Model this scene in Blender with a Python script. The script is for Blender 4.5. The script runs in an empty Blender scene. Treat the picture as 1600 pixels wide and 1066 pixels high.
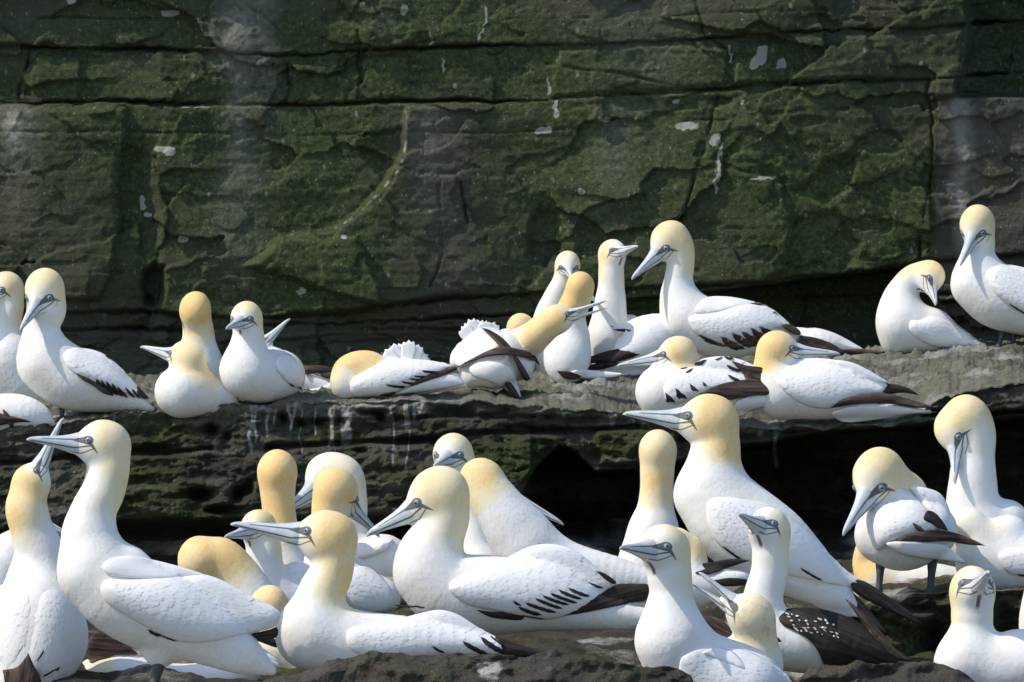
import bpy, math, random
import numpy as np
from mathutils import Vector
from mathutils.geometry import delaunay_2d_cdt
random.seed(7); np.random.seed(7)
# ---------------------------------------------------------------- camera, sky, sun, exposure
SC = bpy.context.scene
ZC = 1.0; FPX = 6711.1                      # camera height (m); focal length in 1600-wide pixels
cam = bpy.data.cameras.new('camera'); camo = bpy.data.objects.new('camera', cam)
SC.collection.objects.link(camo); SC.camera = camo
cam.lens = 151.0; cam.sensor_width = 36.0; cam.clip_end = 500; cam.clip_start = 0.05
camo.location = (0, 0, ZC); camo.rotation_euler = (math.radians(90), 0, 0)
SUN_DIR = Vector((-0.64, -0.22, 0.74)).normalized()     # towards the sun: upper left, slightly our side
W = bpy.data.worlds.new('World'); SC.world = W; W.use_nodes = True
wn = W.node_tree.nodes; wl = W.node_tree.links
sky = wn.new('ShaderNodeTexSky'); sky.sky_type = 'NISHITA'; sky.sun_disc = False
sky.sun_elevation = math.asin(SUN_DIR.z); sky.sun_rotation = math.atan2(SUN_DIR.x, SUN_DIR.y)
sky.air_density = 1.0; sky.dust_density = 1.0; sky.ozone_density = 1.5
bg = wn['Background']; bg.inputs['Strength'].default_value = 0.15
wl.new(sky.outputs[0], bg.inputs[0])
sun = bpy.data.lights.new('sun', 'SUN'); sun.energy = 2.7; sun.angle = math.radians(0.5); sun.color = (1.0, 0.91, 0.77)
suno = bpy.data.objects.new('sun', sun); SC.collection.objects.link(suno)
suno.rotation_euler = SUN_DIR.to_track_quat('Z', 'Y').to_euler()
SC.view_settings.view_transform = 'Standard'; SC.view_settings.look = 'None'
SC.view_settings.exposure = 0.40; SC.view_settings.gamma = 1.0

# ---------------------------------------------------------------- numpy helpers
def W3(px, py, y):
    """photo measurements (taken at distance y) -> metres"""
    px = np.asarray(px, float); py = np.asarray(py, float); y = np.asarray(y, float)
    return np.stack([(px - 800) / FPX * y, y + 0 * px, ZC + (533 - py) / FPX * y], -1)
def _h(ix, iy, iz, s):
    n = (ix * 374761393 + iy * 668265263 + iz * 1274126177 + s * 974634777) & 0xFFFFFFFF
    n = ((n ^ (n >> 13)) * 1274126177) & 0xFFFFFFFF
    return ((n ^ (n >> 16)) & 0xFFFF) / 65535.0
def vnoise(x, y, z=0.0, s=0):
    x, y, z = np.broadcast_arrays(np.asarray(x, float), np.asarray(y, float), np.asarray(z, float))
    ix, iy, iz = np.floor(x).astype(np.int64), np.floor(y).astype(np.int64), np.floor(z).astype(np.int64)
    fx, fy, fz = x - ix, y - iy, z - iz
    fx = fx*fx*(3-2*fx); fy = fy*fy*(3-2*fy); fz = fz*fz*(3-2*fz)
    r = 0
    for a in (0, 1):
        for b in (0, 1):
            for c in (0, 1):
                w = (fx if a else 1-fx) * (fy if b else 1-fy) * (fz if c else 1-fz)
                r = r + w * _h(ix+a, iy+b, iz+c, s)
    return r * 2 - 1
def fbm(x, y, z=0.0, o=5, s=0, g=0.5, ridge=False):
    r = 0; a = 1; f = 1
    for i in range(o):
        n = vnoise(x*f, y*f, np.asarray(z)*f, s+i*17)
        if ridge: n = 1 - 2*np.abs(n)
        r = r + a*n; a *= g; f *= 2.03
    return r
def sstep(a, b, x):
    t = np.clip((x-a)/(b-a), 0, 1); return t*t*(3-2*t)
def interp(pts, x):
    return np.interp(x, [p[0] for p in pts], [p[1] for p in pts])
def seg_dist(X, Y, pts, closed=False):
    pts = [tuple(p[:2]) for p in pts]; d = np.full(np.shape(X), 1e9)
    n = len(pts)
    for i in range(n if closed else n-1):
        ax, ay = pts[i]; bx, by = pts[(i+1) % n]
        vx, vy = bx-ax, by-ay; L = vx*vx+vy*vy + 1e-12
        t = np.clip(((X-ax)*vx+(Y-ay)*vy)/L, 0, 1)
        d = np.minimum(d, np.hypot(X-ax-t*vx, Y-ay-t*vy))
    return d
def inside(X, Y, pts):
    c = np.zeros(np.shape(X), bool); n = len(pts)
    for i in range(n):
        x0, y0 = pts[i][:2]; x1, y1 = pts[(i+1) % n][:2]
        if y0 == y1: continue
        c ^= ((y0 > Y) != (y1 > Y)) & (X < (x1-x0)*(Y-y0)/(y1-y0)+x0)
    return c
def sdist(X, Y, pts):
    d = seg_dist(X, Y, pts, True); return np.where(inside(X, Y, pts), d, -d)
def crom(P, n=5):
    """open Catmull-Rom through the rows of P"""
    P = np.asarray(P, float)
    if len(P) < 3:
        return np.array([P[0]+(P[-1]-P[0])*t for t in np.linspace(0, 1, n+1)])
    Q = np.vstack([2*P[0]-P[1], P, 2*P[-1]-P[-2]]); out = []
    for i in range(1, len(Q)-2):
        a, b, c, d = Q[i-1:i+3]
        for t in np.linspace(0, 1, n, endpoint=False):
            out.append(0.5*((2*b)+(-a+c)*t+(2*a-5*b+4*c-d)*t*t+(-a+3*b-3*c+d)*t**3))
    out.append(P[-1]); return np.array(out)
def outline(pts, step=4.0):
    """closed smooth outline; points with a third element are sharp corners"""
    n = len(pts); cs = [i for i, p in enumerate(pts) if len(p) > 2]
    P = [tuple(map(float, p[:2])) for p in pts]
    if not cs:
        Q = np.array([P[-1]] + P + P[:2]); res = []
        for i in range(1, len(Q)-2):
            a, b, c, d = Q[i-1:i+3]; k = max(2, int(np.hypot(*(c-b))/step))
            for t in np.linspace(0, 1, k, endpoint=False):
                res.append(0.5*((2*b)+(-a+c)*t+(2*a-5*b+4*c-d)*t*t+(-a+3*b-3*c+d)*t**3))
        return np.array(res)
    res = []
    for j, c0 in enumerate(cs):
        c1 = cs[(j+1) % len(cs)]; idx = [c0]; k = c0
        while True:
            k = (k+1) % n; idx.append(k)
            if k == c1: break
        S = crom([P[i] for i in idx], 6)
        L = np.r_[0, np.cumsum(np.hypot(*np.diff(S, axis=0).T))]
        m = max(2, int(L[-1]/step)); u = np.linspace(0, L[-1], m+1)[:-1]
        res.append(np.stack([np.interp(u, L, S[:, 0]), np.interp(u, L, S[:, 1])], 1))
    return np.vstack(res)

# ---------------------------------------------------------------- objects
def tag(o, label=None, cat=None, group=None, kind=None):
    if label: o['label'] = label
    if cat: o['category'] = cat
    if group: o['group'] = group
    if kind: o['kind'] = kind
    return o
def mesh_obj(name, V, Fc, mat, parent=None, attrs=None, smooth=True, origin=None):
    V = np.asarray(V, float)
    if origin is not None: V = V - np.asarray(origin)
    me = bpy.data.meshes.new(name)
    if isinstance(Fc, np.ndarray):
        k = Fc.shape[1]; nf = len(Fc)
        me.vertices.add(len(V)); me.vertices.foreach_set('co', V.astype(np.float32).ravel())
        me.loops.add(nf*k); me.loops.foreach_set('vertex_index', Fc.astype(np.int32).ravel())
        me.polygons.add(nf); me.polygons.foreach_set('loop_start', np.arange(0, nf*k, k, dtype=np.int32))
        me.polygons.foreach_set('loop_total', np.full(nf, k, dtype=np.int32))
        me.update(calc_edges=True)
    else:
        me.from_pydata([tuple(v) for v in V], [], [tuple(int(i) for i in f) for f in Fc]); me.update()
    if smooth: me.polygons.foreach_set('use_smooth', [True]*len(me.polygons))
    for k, a in (attrs or {}).items():
        a = np.asarray(a, np.float32)
        if a.ndim == 1:
            at = me.attributes.new(k, 'FLOAT', 'POINT'); at.data.foreach_set('value', a)
        else:
            at = me.attributes.new(k, 'FLOAT_VECTOR', 'POINT'); at.data.foreach_set('vector', a.ravel())
    me.materials.append(mat)
    o = bpy.data.objects.new(name, me); SC.collection.objects.link(o)
    if parent is not None: o.parent = parent
    return o
def grid_faces(nr, nc):
    i = np.arange(nr-1)[:, None]*nc + np.arange(nc-1)[None]
    return np.stack([i, i+1, i+nc+1, i+nc], -1).reshape(-1, 4)

# ---------------------------------------------------------------- materials
class NT:
    def __init__(s, name, rough=0.8, spec=0.2):
        s.m = bpy.data.materials.new(name); s.m.use_nodes = True
        s.t = s.m.node_tree; s.n = s.t.nodes; s.l = s.t.links; s.b = s.n['Principled BSDF']
        s.b.inputs['Roughness'].default_value = rough; s.b.inputs['Specular IOR Level'].default_value = spec
    def set(s, sock, v):
        if v is None: return
        if isinstance(v, bpy.types.NodeSocket): s.l.new(v, sock)
        else: sock.default_value = v
    def math(s, op, a, b=None, c=None, clamp=False):
        n = s.n.new('ShaderNodeMath'); n.operation = op; n.use_clamp = clamp
        s.set(n.inputs[0], a); s.set(n.inputs[1], b); s.set(n.inputs[2], c); return n.outputs[0]
    def vm(s, op, a, b=None, out=0):
        n = s.n.new('ShaderNodeVectorMath'); n.operation = op
        s.set(n.inputs[0], a)
        if op == 'SCALE': s.set(n.inputs['Scale'], b)
        else: s.set(n.inputs[1], b)
        return n.outputs['Value'] if op in ('LENGTH', 'DOT_PRODUCT', 'DISTANCE') else n.outputs[0]
    def attr(s, name, vec=False):
        n = s.n.new('ShaderNodeAttribute'); n.attribute_name = name
        return n.outputs['Vector'] if vec else n.outputs['Fac']
    def obj(s): return s.n.new('ShaderNodeTexCoord').outputs['Object']
    def mapv(s, v, scale):
        n = s.n.new('ShaderNodeMapping'); s.l.new(v, n.inputs[0]); n.inputs['Scale'].default_value = scale; return n.outputs[0]
    def noise(s, v, scale, detail=4, rough=0.55, dist=0.0):
        n = s.n.new('ShaderNodeTexNoise'); s.set(n.inputs['Vector'], v); n.inputs['Scale'].default_value = scale
        n.inputs['Detail'].default_value = detail; n.inputs['Roughness'].default_value = rough
        n.inputs['Distortion'].default_value = dist; return n.outputs['Fac']
    def voro(s, v, scale, feature='F1', rnd=1.0):
        n = s.n.new('ShaderNodeTexVoronoi'); n.feature = feature; s.set(n.inputs['Vector'], v)
        n.inputs['Scale'].default_value = scale; n.inputs['Randomness'].default_value = rnd
        return n.outputs
    def ramp(s, v, a, b, lo=0.0, hi=1.0):
        n = s.n.new('ShaderNodeMapRange'); n.interpolation_type = 'SMOOTHSTEP'; s.set(n.inputs[0], v)
        n.inputs[1].default_value = a; n.inputs[2].default_value = b; n.inputs[3].default_value = lo; n.inputs[4].default_value = hi
        return n.outputs[0]
    def mix(s, f, a, b):
        n = s.n.new('ShaderNodeMix'); n.data_type = 'RGBA'; s.set(n.inputs['Factor'], f)
        s.set(n.inputs['A'], a if not isinstance(a, tuple) else (*a[:3], 1)); s.set(n.inputs['B'], b if not isinstance(b, tuple) else (*b[:3], 1))
        return n.outputs['Result']
    def bump(s, h, strength=0.5, dist=0.01, prev=None):
        n = s.n.new('ShaderNodeBump'); n.inputs['Strength'].default_value = strength; n.inputs['Distance'].default_value = dist
        s.set(n.inputs['Height'], h)
        if prev is not None: s.l.new(prev, n.inputs['Normal'])
        return n.outputs[0]
    def finish(s, col, normal=None, rough=None):
        s.set(s.b.inputs['Base Color'], col if not isinstance(col, tuple) else (*col[:3], 1))
        if normal is not None: s.l.new(normal, s.b.inputs['Normal'])
        if rough is not None: s.set(s.b.inputs['Roughness'], rough)
        return s.m
def seg_mask(t, P, a, b, w0, w1, soft=0.018):
    """1 inside a tapered stroke drawn on the side profile of the head (P = forward, 0, up)"""
    A = (a[0], 0, a[1]); BA = (b[0]-a[0], 0, b[1]-a[1]); L2 = BA[0]**2+BA[2]**2
    pa = t.vm('SUBTRACT', P, A)
    h = t.math('MULTIPLY', t.vm('DOT_PRODUCT', pa, BA), 1/L2, clamp=True)
    d = t.vm('LENGTH', t.vm('SUBTRACT', pa, t.vm('SCALE', BA, h)))
    w = t.math('MULTIPLY_ADD', h, w1-w0, w0)
    return t.ramp(t.math('SUBTRACT', d, w), -soft, soft, 1.0, 0.0)
FACE_STROKES = [
    ((0.79, 0.13), (0.81, 0.13), 0.172, 0.172),  # forward, up -> forward, up, half widths (head radii)
    ((0.86, 0.12), (1.32, 0.10), 0.16, 0.035),
    ((0.72, 0.00), (0.42, -0.36), 0.075, 0.012),
    ((1.25, 0.12), (2.55, 0.05), 0.030, 0.014),
    ((0.72, -0.08), (1.25, -0.20), 0.035, 0.026),
    ((1.25, -0.20), (3.0, -0.05), 0.030, 0.018),
    ((0.62, -0.20), (0.98, -0.40), 0.022, 0.022),
    ((0.98, -0.40), (1.35, -0.37), 0.022, 0.018),
]
def stroke_union(t, strokes):
    hc = t.attr('hc', True)
    P = t.vm('MULTIPLY', hc, (1, 0, 1)); m = None
    for a, b, w0, w1 in strokes:
        k = seg_mask(t, P, a, b, w0, w1); m = k if m is None else t.math('MAXIMUM', m, k)
    return m, hc
def mat_plumage():
    t = NT('plumage', 0.75, 0.15); o = t.obj()
    tint = t.attr('tint'); n1 = t.noise(o, 22, 3); n2 = t.noise(o, 160, 4)
    tt = t.math('MULTIPLY', tint, t.math('MULTIPLY', t.ramp(n1, 0.25, 0.75, 0.72, 1.12), t.ramp(n2, 0.25, 0.75, 0.8, 1.12)), clamp=True)
    white = t.mix(t.ramp(n1, 0.35, 0.8), (0.84, 0.84, 0.83), (0.80, 0.78, 0.72))
    ylw = t.mix(t.ramp(tt, 0.30, 1.0), (0.86, 0.76, 0.50), (0.84, 0.58, 0.24))
    col = t.mix(t.ramp(tt, 0.0, 0.5), white, ylw)
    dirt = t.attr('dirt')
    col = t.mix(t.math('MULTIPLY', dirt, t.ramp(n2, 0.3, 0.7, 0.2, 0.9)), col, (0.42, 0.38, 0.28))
    m, hc = stroke_union(t, FACE_STROKES)
    sx = t.n.new('ShaderNodeSeparateXYZ'); t.l.new(hc, sx.inputs[0])
    # bare skin stripe under the chin
    ch = t.math('MULTIPLY', t.ramp(t.math('ABSOLUTE', sx.outputs[1]), 0.05, 0.11, 1, 0), t.ramp(sx.outputs[2], -0.50, -0.42, 1, 0))
    ch = t.math('MULTIPLY', ch, t.math('MULTIPLY', t.ramp(sx.outputs[0], 0.55, 0.72), t.ramp(sx.outputs[2], -1.0, -0.85)))
    m = t.math('MULTIPLY', t.math('MAXIMUM', m, ch), t.attr('face'))
    col = t.mix(t.math('MULTIPLY', m, 0.86), col, (0.030, 0.042, 0.062))
    f1 = t.voro(t.mapv(o, (1, 1, 0.6)), 150)[0]
    h = t.math('ADD', t.math('MULTIPLY', n2, 0.7), t.math('MULTIPLY', t.math('MULTIPLY', f1, f1), 0.5))
    nm = t.bump(h, 0.20, 0.002); nm = t.bump(t.noise(t.mapv(o, (1, 1, .6)), 34, 3), 0.10, 0.010, nm)
    pass
    t.b.inputs['Sheen Weight'].default_value = 0.12
    return t.finish(col, nm)
def mat_wing(name, c1, c2, streak=1.0):
    t = NT(name, 0.7, 0.2); wc = t.attr('wc', True); o = t.obj()
    s = t.noise(t.mapv(wc, (14, 150, 1)), 1.0, 4); n = t.noise(o, 35, 3)
    col = t.mix(t.math('MULTIPLY', t.ramp(s, 0.3, 0.75), streak), c1, c2)
    if name == 'white_feathers': col = t.mix(t.ramp(n, 0.5, 0.85), col, (0.78, 0.77, 0.73))
    v = t.voro(t.mapv(wc, (26, 62, 1)), 1.0, rnd=0.75)
    h = t.math('ADD', t.math('MULTIPLY', v[0], 0.5), t.math('MULTIPLY', s, 0.6))
    nm = t.bump(h, 0.14 if name == 'white_feathers' else 0.5, 0.005)
    nm = t.bump(t.noise(o, 220, 3), 0.15, 0.002, nm)
    return t.finish(col, nm)
def mat_bill():
    t = NT('bill_horn', 0.38, 0.4); o = t.obj()
    n = t.noise(o, 60, 4)
    col = t.mix(t.ramp(n, 0.3, 0.75), (0.50, 0.57, 0.62), (0.66, 0.68, 0.66))
    m, hc = stroke_union(t, FACE_STROKES)
    sx = t.n.new('ShaderNodeSeparateXYZ'); t.l.new(hc, sx.inputs[0])
    tip = t.ramp(sx.outputs[0], 2.6, 3.2); col = t.mix(t.math('MULTIPLY', tip, 0.5), col, (0.45, 0.42, 0.36))
    col = t.mix(t.math('MULTIPLY', m, 0.9), col, (0.030, 0.042, 0.060))
    return t.finish(col, t.bump(n, 0.15, 0.002))
def mat_plain(name, c, rough=0.5, spec=0.4, bump=0.0, var=None):
    t = NT(name, rough, spec); o = t.obj(); n = t.noise(o, 90, 4)
    col = t.mix(n, c, var or tuple(x*0.7 for x in c))
    return t.finish(col, t.bump(n, bump, 0.003) if bump else None)
M = {}
M['plumage'] = mat_plumage()
M['white'] = mat_wing('white_feathers', (0.84, 0.84, 0.84), (0.76, 0.76, 0.76), 0.5)
M['brown'] = mat_wing('brown_feathers', (0.030, 0.022, 0.019), (0.13, 0.092, 0.075))
M['black'] = mat_wing('black_feathers', (0.018, 0.015, 0.014), (0.050, 0.040, 0.036))
M['bill'] = mat_bill()
M['iris'] = mat_plain('eye_iris', (0.30, 0.38, 0.44), 0.15, 0.6)
M['ring'] = mat_plain('eye_ring_skin', (0.12, 0.22, 0.36), 0.45, 0.4)
M['pupil'] = mat_plain('eye_pupil', (0.01, 0.01, 0.012), 0.1, 0.7)
M['leg'] = mat_plain('leg_skin', (0.075, 0.08, 0.085), 0.6, 0.3, 0.3)
def mat_rock(name, dark, light, moss, pale, fleck=1.0, bs=1.0, palec=(0.13, 0.135, 0.115), sz=1.5):
    t = NT(name, 0.92, 0.12); o = t.obj()
    st = t.mapv(o, (1, 1, sz))
    n1 = t.noise(st, 2.4, 6, 0.62, 0.4); n2 = t.noise(st, 14, 6, 0.65); n3 = t.noise(o, 75, 5, 0.7); n4 = t.noise(o, 320, 3, 0.6)
    col = t.mix(t.ramp(n1, 0.35, 0.68), dark, light)
    col = t.mix(t.ramp(n3, 0.35, 0.75, 0, 0.5), col, tuple(c*0.45 for c in dark))
    pl = t.attr('pale')
    pm = t.math('MULTIPLY', pl, t.ramp(t.math('ADD', t.math('MULTIPLY', n2, 0.5), t.math('MULTIPLY', n3, 0.6)), 0.38, 0.70, 0.40, 1.0))
    mm = t.math('MULTIPLY', t.attr('moss'), t.ramp(t.math('ADD', t.math('MULTIPLY', n2, 0.6), t.math('MULTIPLY', n3, 0.5)), 0.30, 0.60, 0.25, 1.0))
    mcol = t.mix(t.ramp(n3, 0.35, 0.7), tuple(c*0.55 for c in moss), tuple(c*1.5 for c in moss))
    col = t.mix(mm, col, mcol)
    col = t.mix(pm, col, palec)
    g = t.attr('guano_and_lit_ridge')  # droppings, and on the cliff also a painted sunlit ridge
    gm = t.ramp(t.math('ADD', g, t.math('MULTIPLY', t.math('ADD', n3, t.math('MULTIPLY', n2, 0.7)), 0.42)), 0.66, 1.0)
    gm = t.math('MULTIPLY', gm, t.ramp(g, 0.02, 0.18))
    col = t.mix(gm, col, pale)
    # droppings: small scattered flecks of two sizes
    for scale, thr, amp in ((46, 0.80, 0.17), (100, 0.74, 0.20), (190, 0.66, 0.22)):
        v = t.voro(t.mapv(o, (1.0, 1.0, 0.6)), scale)
        cr = t.n.new('ShaderNodeSeparateColor'); t.l.new(v[1], cr.inputs[0])
        fr = t.math('MULTIPLY', t.ramp(cr.outputs[0], thr, 1.0), amp * fleck)
        w = t.math('ADD', v[0], t.math('MULTIPLY', t.math('SUBTRACT', n4, 0.5), 0.5))
        fm = t.ramp(t.math('SUBTRACT', w, fr), -0.04, 0.04, 1, 0)
        fm = t.math('MULTIPLY', fm, t.ramp(cr.outputs[0], thr+.01, thr+.06))
        fm = t.math('MULTIPLY', fm, t.ramp(cr.outputs[1], 0.0, 1.0, 0.06, 0.65))
        col = t.mix(fm, col, (0.26, 0.28, 0.22))
    sc = t.math('MULTIPLY', t.attr('undercut_shade'), 0.35)  # shade of the undercut mixed into the rock colour
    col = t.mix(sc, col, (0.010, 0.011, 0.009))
    nm = t.bump(t.noise(st, 9, 8, 0.7), 0.45*bs, 0.03)
    nm = t.bump(n3, 0.8*bs, 0.008, nm); nm = t.bump(n4, 0.8*bs, 0.004, nm)
    return t.finish(col, nm)
M['cliff'] = mat_rock('cliff_rock', (0.058, 0.060, 0.047), (0.090, 0.087, 0.070), (0.054, 0.072, 0.030), (0.32, 0.33, 0.28), 1.35, 0.75, (0.22, 0.22, 0.19))
M['ledge'] = mat_rock('ledge_rock', (0.078, 0.072, 0.060), (0.15, 0.14, 0.115), (0.060, 0.080, 0.028), (0.50, 0.50, 0.47), 1.4, 1.9, (0.33, 0.335, 0.265), 2.0)
M['lower'] = mat_rock('lower_rock', (0.045, 0.041, 0.038), (0.115, 0.10, 0.088), (0.085, 0.085, 0.035), (0.45, 0.44, 0.41), 0.5, 1.3, (0.15, 0.135, 0.115), 2.0)
# ---------------------------------------------------------------- setting: cliff, ledges, ground
def build_cliff():
    Y0 = 11.45
    xs = np.r_[np.linspace(-2600, -90, 36), np.arange(-85, 1690, 2.5), np.linspace(1695, 4200, 36)]
    ys = np.r_[np.linspace(-1500, -90, 26), np.arange(-85, 640, 2.5), np.linspace(645, 900, 12)]
    X, Y = np.meshgrid(xs, ys)
    wob = fbm(X/70, Y/70, 0, 4, 5)*8
    Xw, Yw = X + wob, Y + fbm(X/60, Y/60, 3, 3, 9)*2.0 + 2.5*vnoise(X/160, 0, 3, 19)
    h = np.zeros_like(X)                       # metres towards the camera
    # bedding planes: (line, proudness of the bed under it)
    beds = [([(-300, -60), (1500, -70), (2000, -70)], 0.030),
            ([(-200, 74), (0, 75), (300, 79), (430, 85), (560, 81), (800, 72), (1000, 65), (1130, 58), (1520, 37), (1700, 30)], 0.018),
            ([(-200, 166), (0, 165), (100, 160), (300, 163), (560, 164), (800, 158), (1000, 146), (1250, 133), (1500, 120), (1700, 112)], 0.030),
            ([(-200, 500), (0, 492), (240, 489), (400, 496), (540, 490), (600, 480), (800, 460), (860, 455), (1000, 450), (1120, 445), (1320, 428), (1440, 410), (1600, 398)], 0.0),
            ([(-200, 530), (240, 515), (480, 505), (620, 505), (800, 492), (900, 488), (1130, 470), (1600, 455)], -0.004)]
    prev = 0.045
    h += prev
    for line, off in beds:
        L = interp(line, X)
        h += (off - prev) * sstep(-3, 4, Yw - L); prev = off
        h -= 0.045*np.exp(-((Yw+1.5*vnoise(X/14, 0, 0, 77)-L)/(2.0+1.1*vnoise(X/45, 0, 8, 78)))**2)*np.clip(0.7+0.7*vnoise(X/70, 0, 1, 3), .15, 1.3)
    for line, d in [([(-100, 208), (200, 206), (600, 211), (800, 207), (1000, 196), (1320, 170)], 0.004),
                    ([(140, 427), (262, 430)], 0.006), ([(1440, 405), (1700, 400)], 0.010),
                    ([(800, 30), (1140, 20), (1500, 8)], 0.004), ([(0, 28), (330, 33)], 0.006),
                    ([(850, 100), (960, 113), (1050, 132)], 0.008), ([(1250, 172), (1320, 168)], 0.006),
                    ([(1090, 0), (1105, 55), (1140, 80), (1128, 132)], 0.010), ([(1118, 150), (1100, 215), (1080, 300), (1066, 345)], 0.010),
                    ([(1458, 125), (1458, 200), (1452, 300), (1436, 405)], 0.016), ([(1462, 150), (1600, 150)], 0.012),
                    ([(560, 50), (563, 160)], 0.006), ([(48, 80), (36, 160)], 0.010), ([(455, 100), (450, 160)], 0.008),
                    ([(980, 0), (992, 62)], 0.006), ([(680, 290), (688, 400), (670, 450)], 0.010), ([(715, 285), (722, 350)], 0.010)]:
        dd = seg_dist(Xw, Yw, line)
        h -= 1.5*d*np.exp(-(dd/1.8)**2)*np.clip(.7+.8*vnoise(X/24, Y/24, 1, 79), 0, 1.3)
    def block(poly, amp, soft=5, fade=None):
        nonlocal h
        s = sstep(-soft, soft, sdist(Xw, Yw, poly))
        if fade is not None: s = s*fade(X, Y)
        h = h + amp*s
    # proud slabs and hollows read off the rock face
    block([(-400, 170), (196, 172), (190, 240), (182, 330), (170, 430), (150, 470), (-400, 480)], 0.030, 5, lambda x, y: sstep(-200, 150, x))
    block([(380, 415), (445, 374), (560, 372), (580, 400), (598, 480), (480, 488), (400, 480)], 0.030, 4, lambda x, y: sstep(380, 590, x))
    block([(636, 168), (632, 245), (606, 290), (565, 335), (520, 356), (440, 372), (385, 415), (600, 480), (830, 440), (840, 165)], 0.030, 6, lambda x, y: 1-sstep(560, 830, x)*0.9)
    block([(455, 100), (530, 100), (560, 85), (565, 160), (455, 162)], 0.014, 3)
    block([(50, 90), (125, 88), (130, 158), (55, 155)], 0.016, 4)
    block([(1062, 300), (1090, 240), (1160, 268), (1224, 290), (1236, 350), (1222, 420), (1180, 440), (1040, 440)], 0.022, 5, lambda x, y: sstep(1040, 1220, x))
    block([(870, 80), (1050, 68), (1140, 80), (1130, 132), (860, 150)], 0.012, 5)
    block([(1150, 70), (1500, 48), (1500, 118), (1145, 130)], 0.016, 5)
    block([(1250, 300), (1300, 250), (1345, 240), (1330, 290), (1290, 320)], -0.020, 7)
    block([(222, 425), (238, 414), (258, 418), (262, 440), (250, 478), (226, 476), (218, 450)], -0.09, 9)
    block([(184, 250), (215, 225), (240, 300), (252, 400), (215, 440), (176, 370)], -0.022, 12)
    block([(836, 340), (850, 322), (880, 330), (890, 400), (860, 420), (832, 400)], -0.025, 9)
    block([(905, 350), (990, 320), (1010, 350), (960, 400), (900, 405)], -0.020, 12)
    block([(1230, 345), (1300, 330), (1340, 380), (1330, 425), (1240, 430)], -0.018, 10)
    # undercut band below the main bedding plane, deep on the right
    uc = sstep(0, 7, Yw-interp([(-200, 545), (300, 545), (560, 512), (700, 512), (780, 505), (830, 560), (920, 470), (1120, 452), (1440, 413), (1470, 470), (1600, 450), (2500, 450)], X))
    amt = interp([(-2600, .0), (300, .002), (560, .02), (760, .05), (830, .03), (900, .05), (1110, .10), (1180, .26), (1430, .26), (1475, .06), (4200, .06)], X)
    h -= uc*amt*(1-0.5*sstep(60, 110, Y-interp([(0, 500), (1600, 430)], X))*(X < 1100))
    # deep corner top right, overhang above the top left
    block([(1516, -1600), (5000, -1600), (5000, 151), (1600, 150), (1506, 150), (1512, 40)], -0.34, 5)
    block([(1462, 118), (1500, 118), (1503, 152), (1462, 155)], 0.02, 3)
    block([(-2700, -1600), (700, -1600), (380, -60), (300, -50), (210, -30), (-2700, -14)], 0.055, 8)
    # layered thin strata under the main plane on the left
    sm = sstep(488, 500, Y)*(1-sstep(560, 600, Y))*(X < 1000)
    h += sm*(0.003+0.007*sstep(380, 560, X))*fbm(X/160, Yw/8.0, 0, 4, 31)
    # flat broken facets: each chip is its own slightly tilted plane with a small step at its edge
    rs = np.random.RandomState(5)
    for nn, ax_, st_, tl in ((46, 1.0, .0032, .00010), (240, 1.5, .0015, .00012)):
        cx = rs.uniform(-250, 1850, nn); cy = rs.uniform(-150, 620, nn)
        wx = Xw+14*fbm(X/40, Y/40, nn, 3, 61); wy = Yw+10*fbm(X/40, Y/40, nn+3, 3, 62)
        best = np.full(X.shape, 1e18); bi = np.zeros(X.shape, int)
        for q in range(nn):
            dq = ((wx-cx[q])/ax_)**2+((wy-cy[q])*1.35)**2; mq = dq < best; best[mq] = dq[mq]; bi[mq] = q
        sa, sb, sc_ = rs.normal(0, tl, nn), rs.normal(0, tl, nn), rs.uniform(-st_, st_, nn)
        h += np.clip(sa[bi]*(X-cx[bi])+sb[bi]*(Y-cy[bi]), -.02, .02)+sc_[bi]
    # chipped facets, lumps, grain
    h += 0.008*fbm(X/170, Y/120, 0, 3, 1) + 0.0032*np.abs(fbm(Xw/75, Yw/60, 4, 4, 2)) + 0.0016*fbm(X/15, Y/12, 0, 4, 3, g=0.65)
    rg = fbm(Xw/110, Yw/80, 9, 4, 41, ridge=True); h += 0.0025*np.clip(rg, -1, 1.4)
    h += 0.0010*fbm(X/120, Y/6.5, 2, 2, 51)
    chips = sstep(0.35, 0.6, fbm(Xw/55, Yw/32, 14, 3, 61)); h -= 0.010*chips*sstep(-0.2, 0.4, fbm(X/300, Y/300, 4, 2, 71))
    P = W3(X, Y, Y0 - h)
    # colour masks of the rock, plus sunlight painted along one ridge
    moss = np.clip(0.85 + 0.45*fbm(X/230, Y/200, 7, 4, 11) + 0.25*sstep(300, 520, X)*(1-sstep(600, 700, X)), 0, 1)
    moss *= 1-0.75*np.exp(-((X-700)/85)**2)*sstep(160, 230, Y)
    moss *= 1-0.9*sstep(1455, 1470, X)*sstep(140, 160, Y)
    moss *= 1-0.5*sstep(485, 500, Y); moss = np.clip(moss + 0.45*np.exp(-((X-1330)/140)**2-((Y-280)/110)**2), 0, 1)
    g = np.zeros_like(X); pl = np.zeros_like(X)
    def streak(x0, y0, y1, w, a, x1=None):
        nonlocal pl
        xc = x0 + ((x1 if x1 is not None else x0)-x0)*np.clip((Y-y0)/(y1-y0), 0, 1) + 5*vnoise(0, Y/60, 0, int(x0) % 97)
        ww = w*(1+0.4*vnoise(0, Y/45, 5, int(x0) % 89))
        pl = np.maximum(pl, a*np.exp(-((X-xc)/ww)**2)*sstep(y0-4, y0+6, Y)*(1-sstep(y0+(y1-y0)*.25, y1, Y)))
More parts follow.
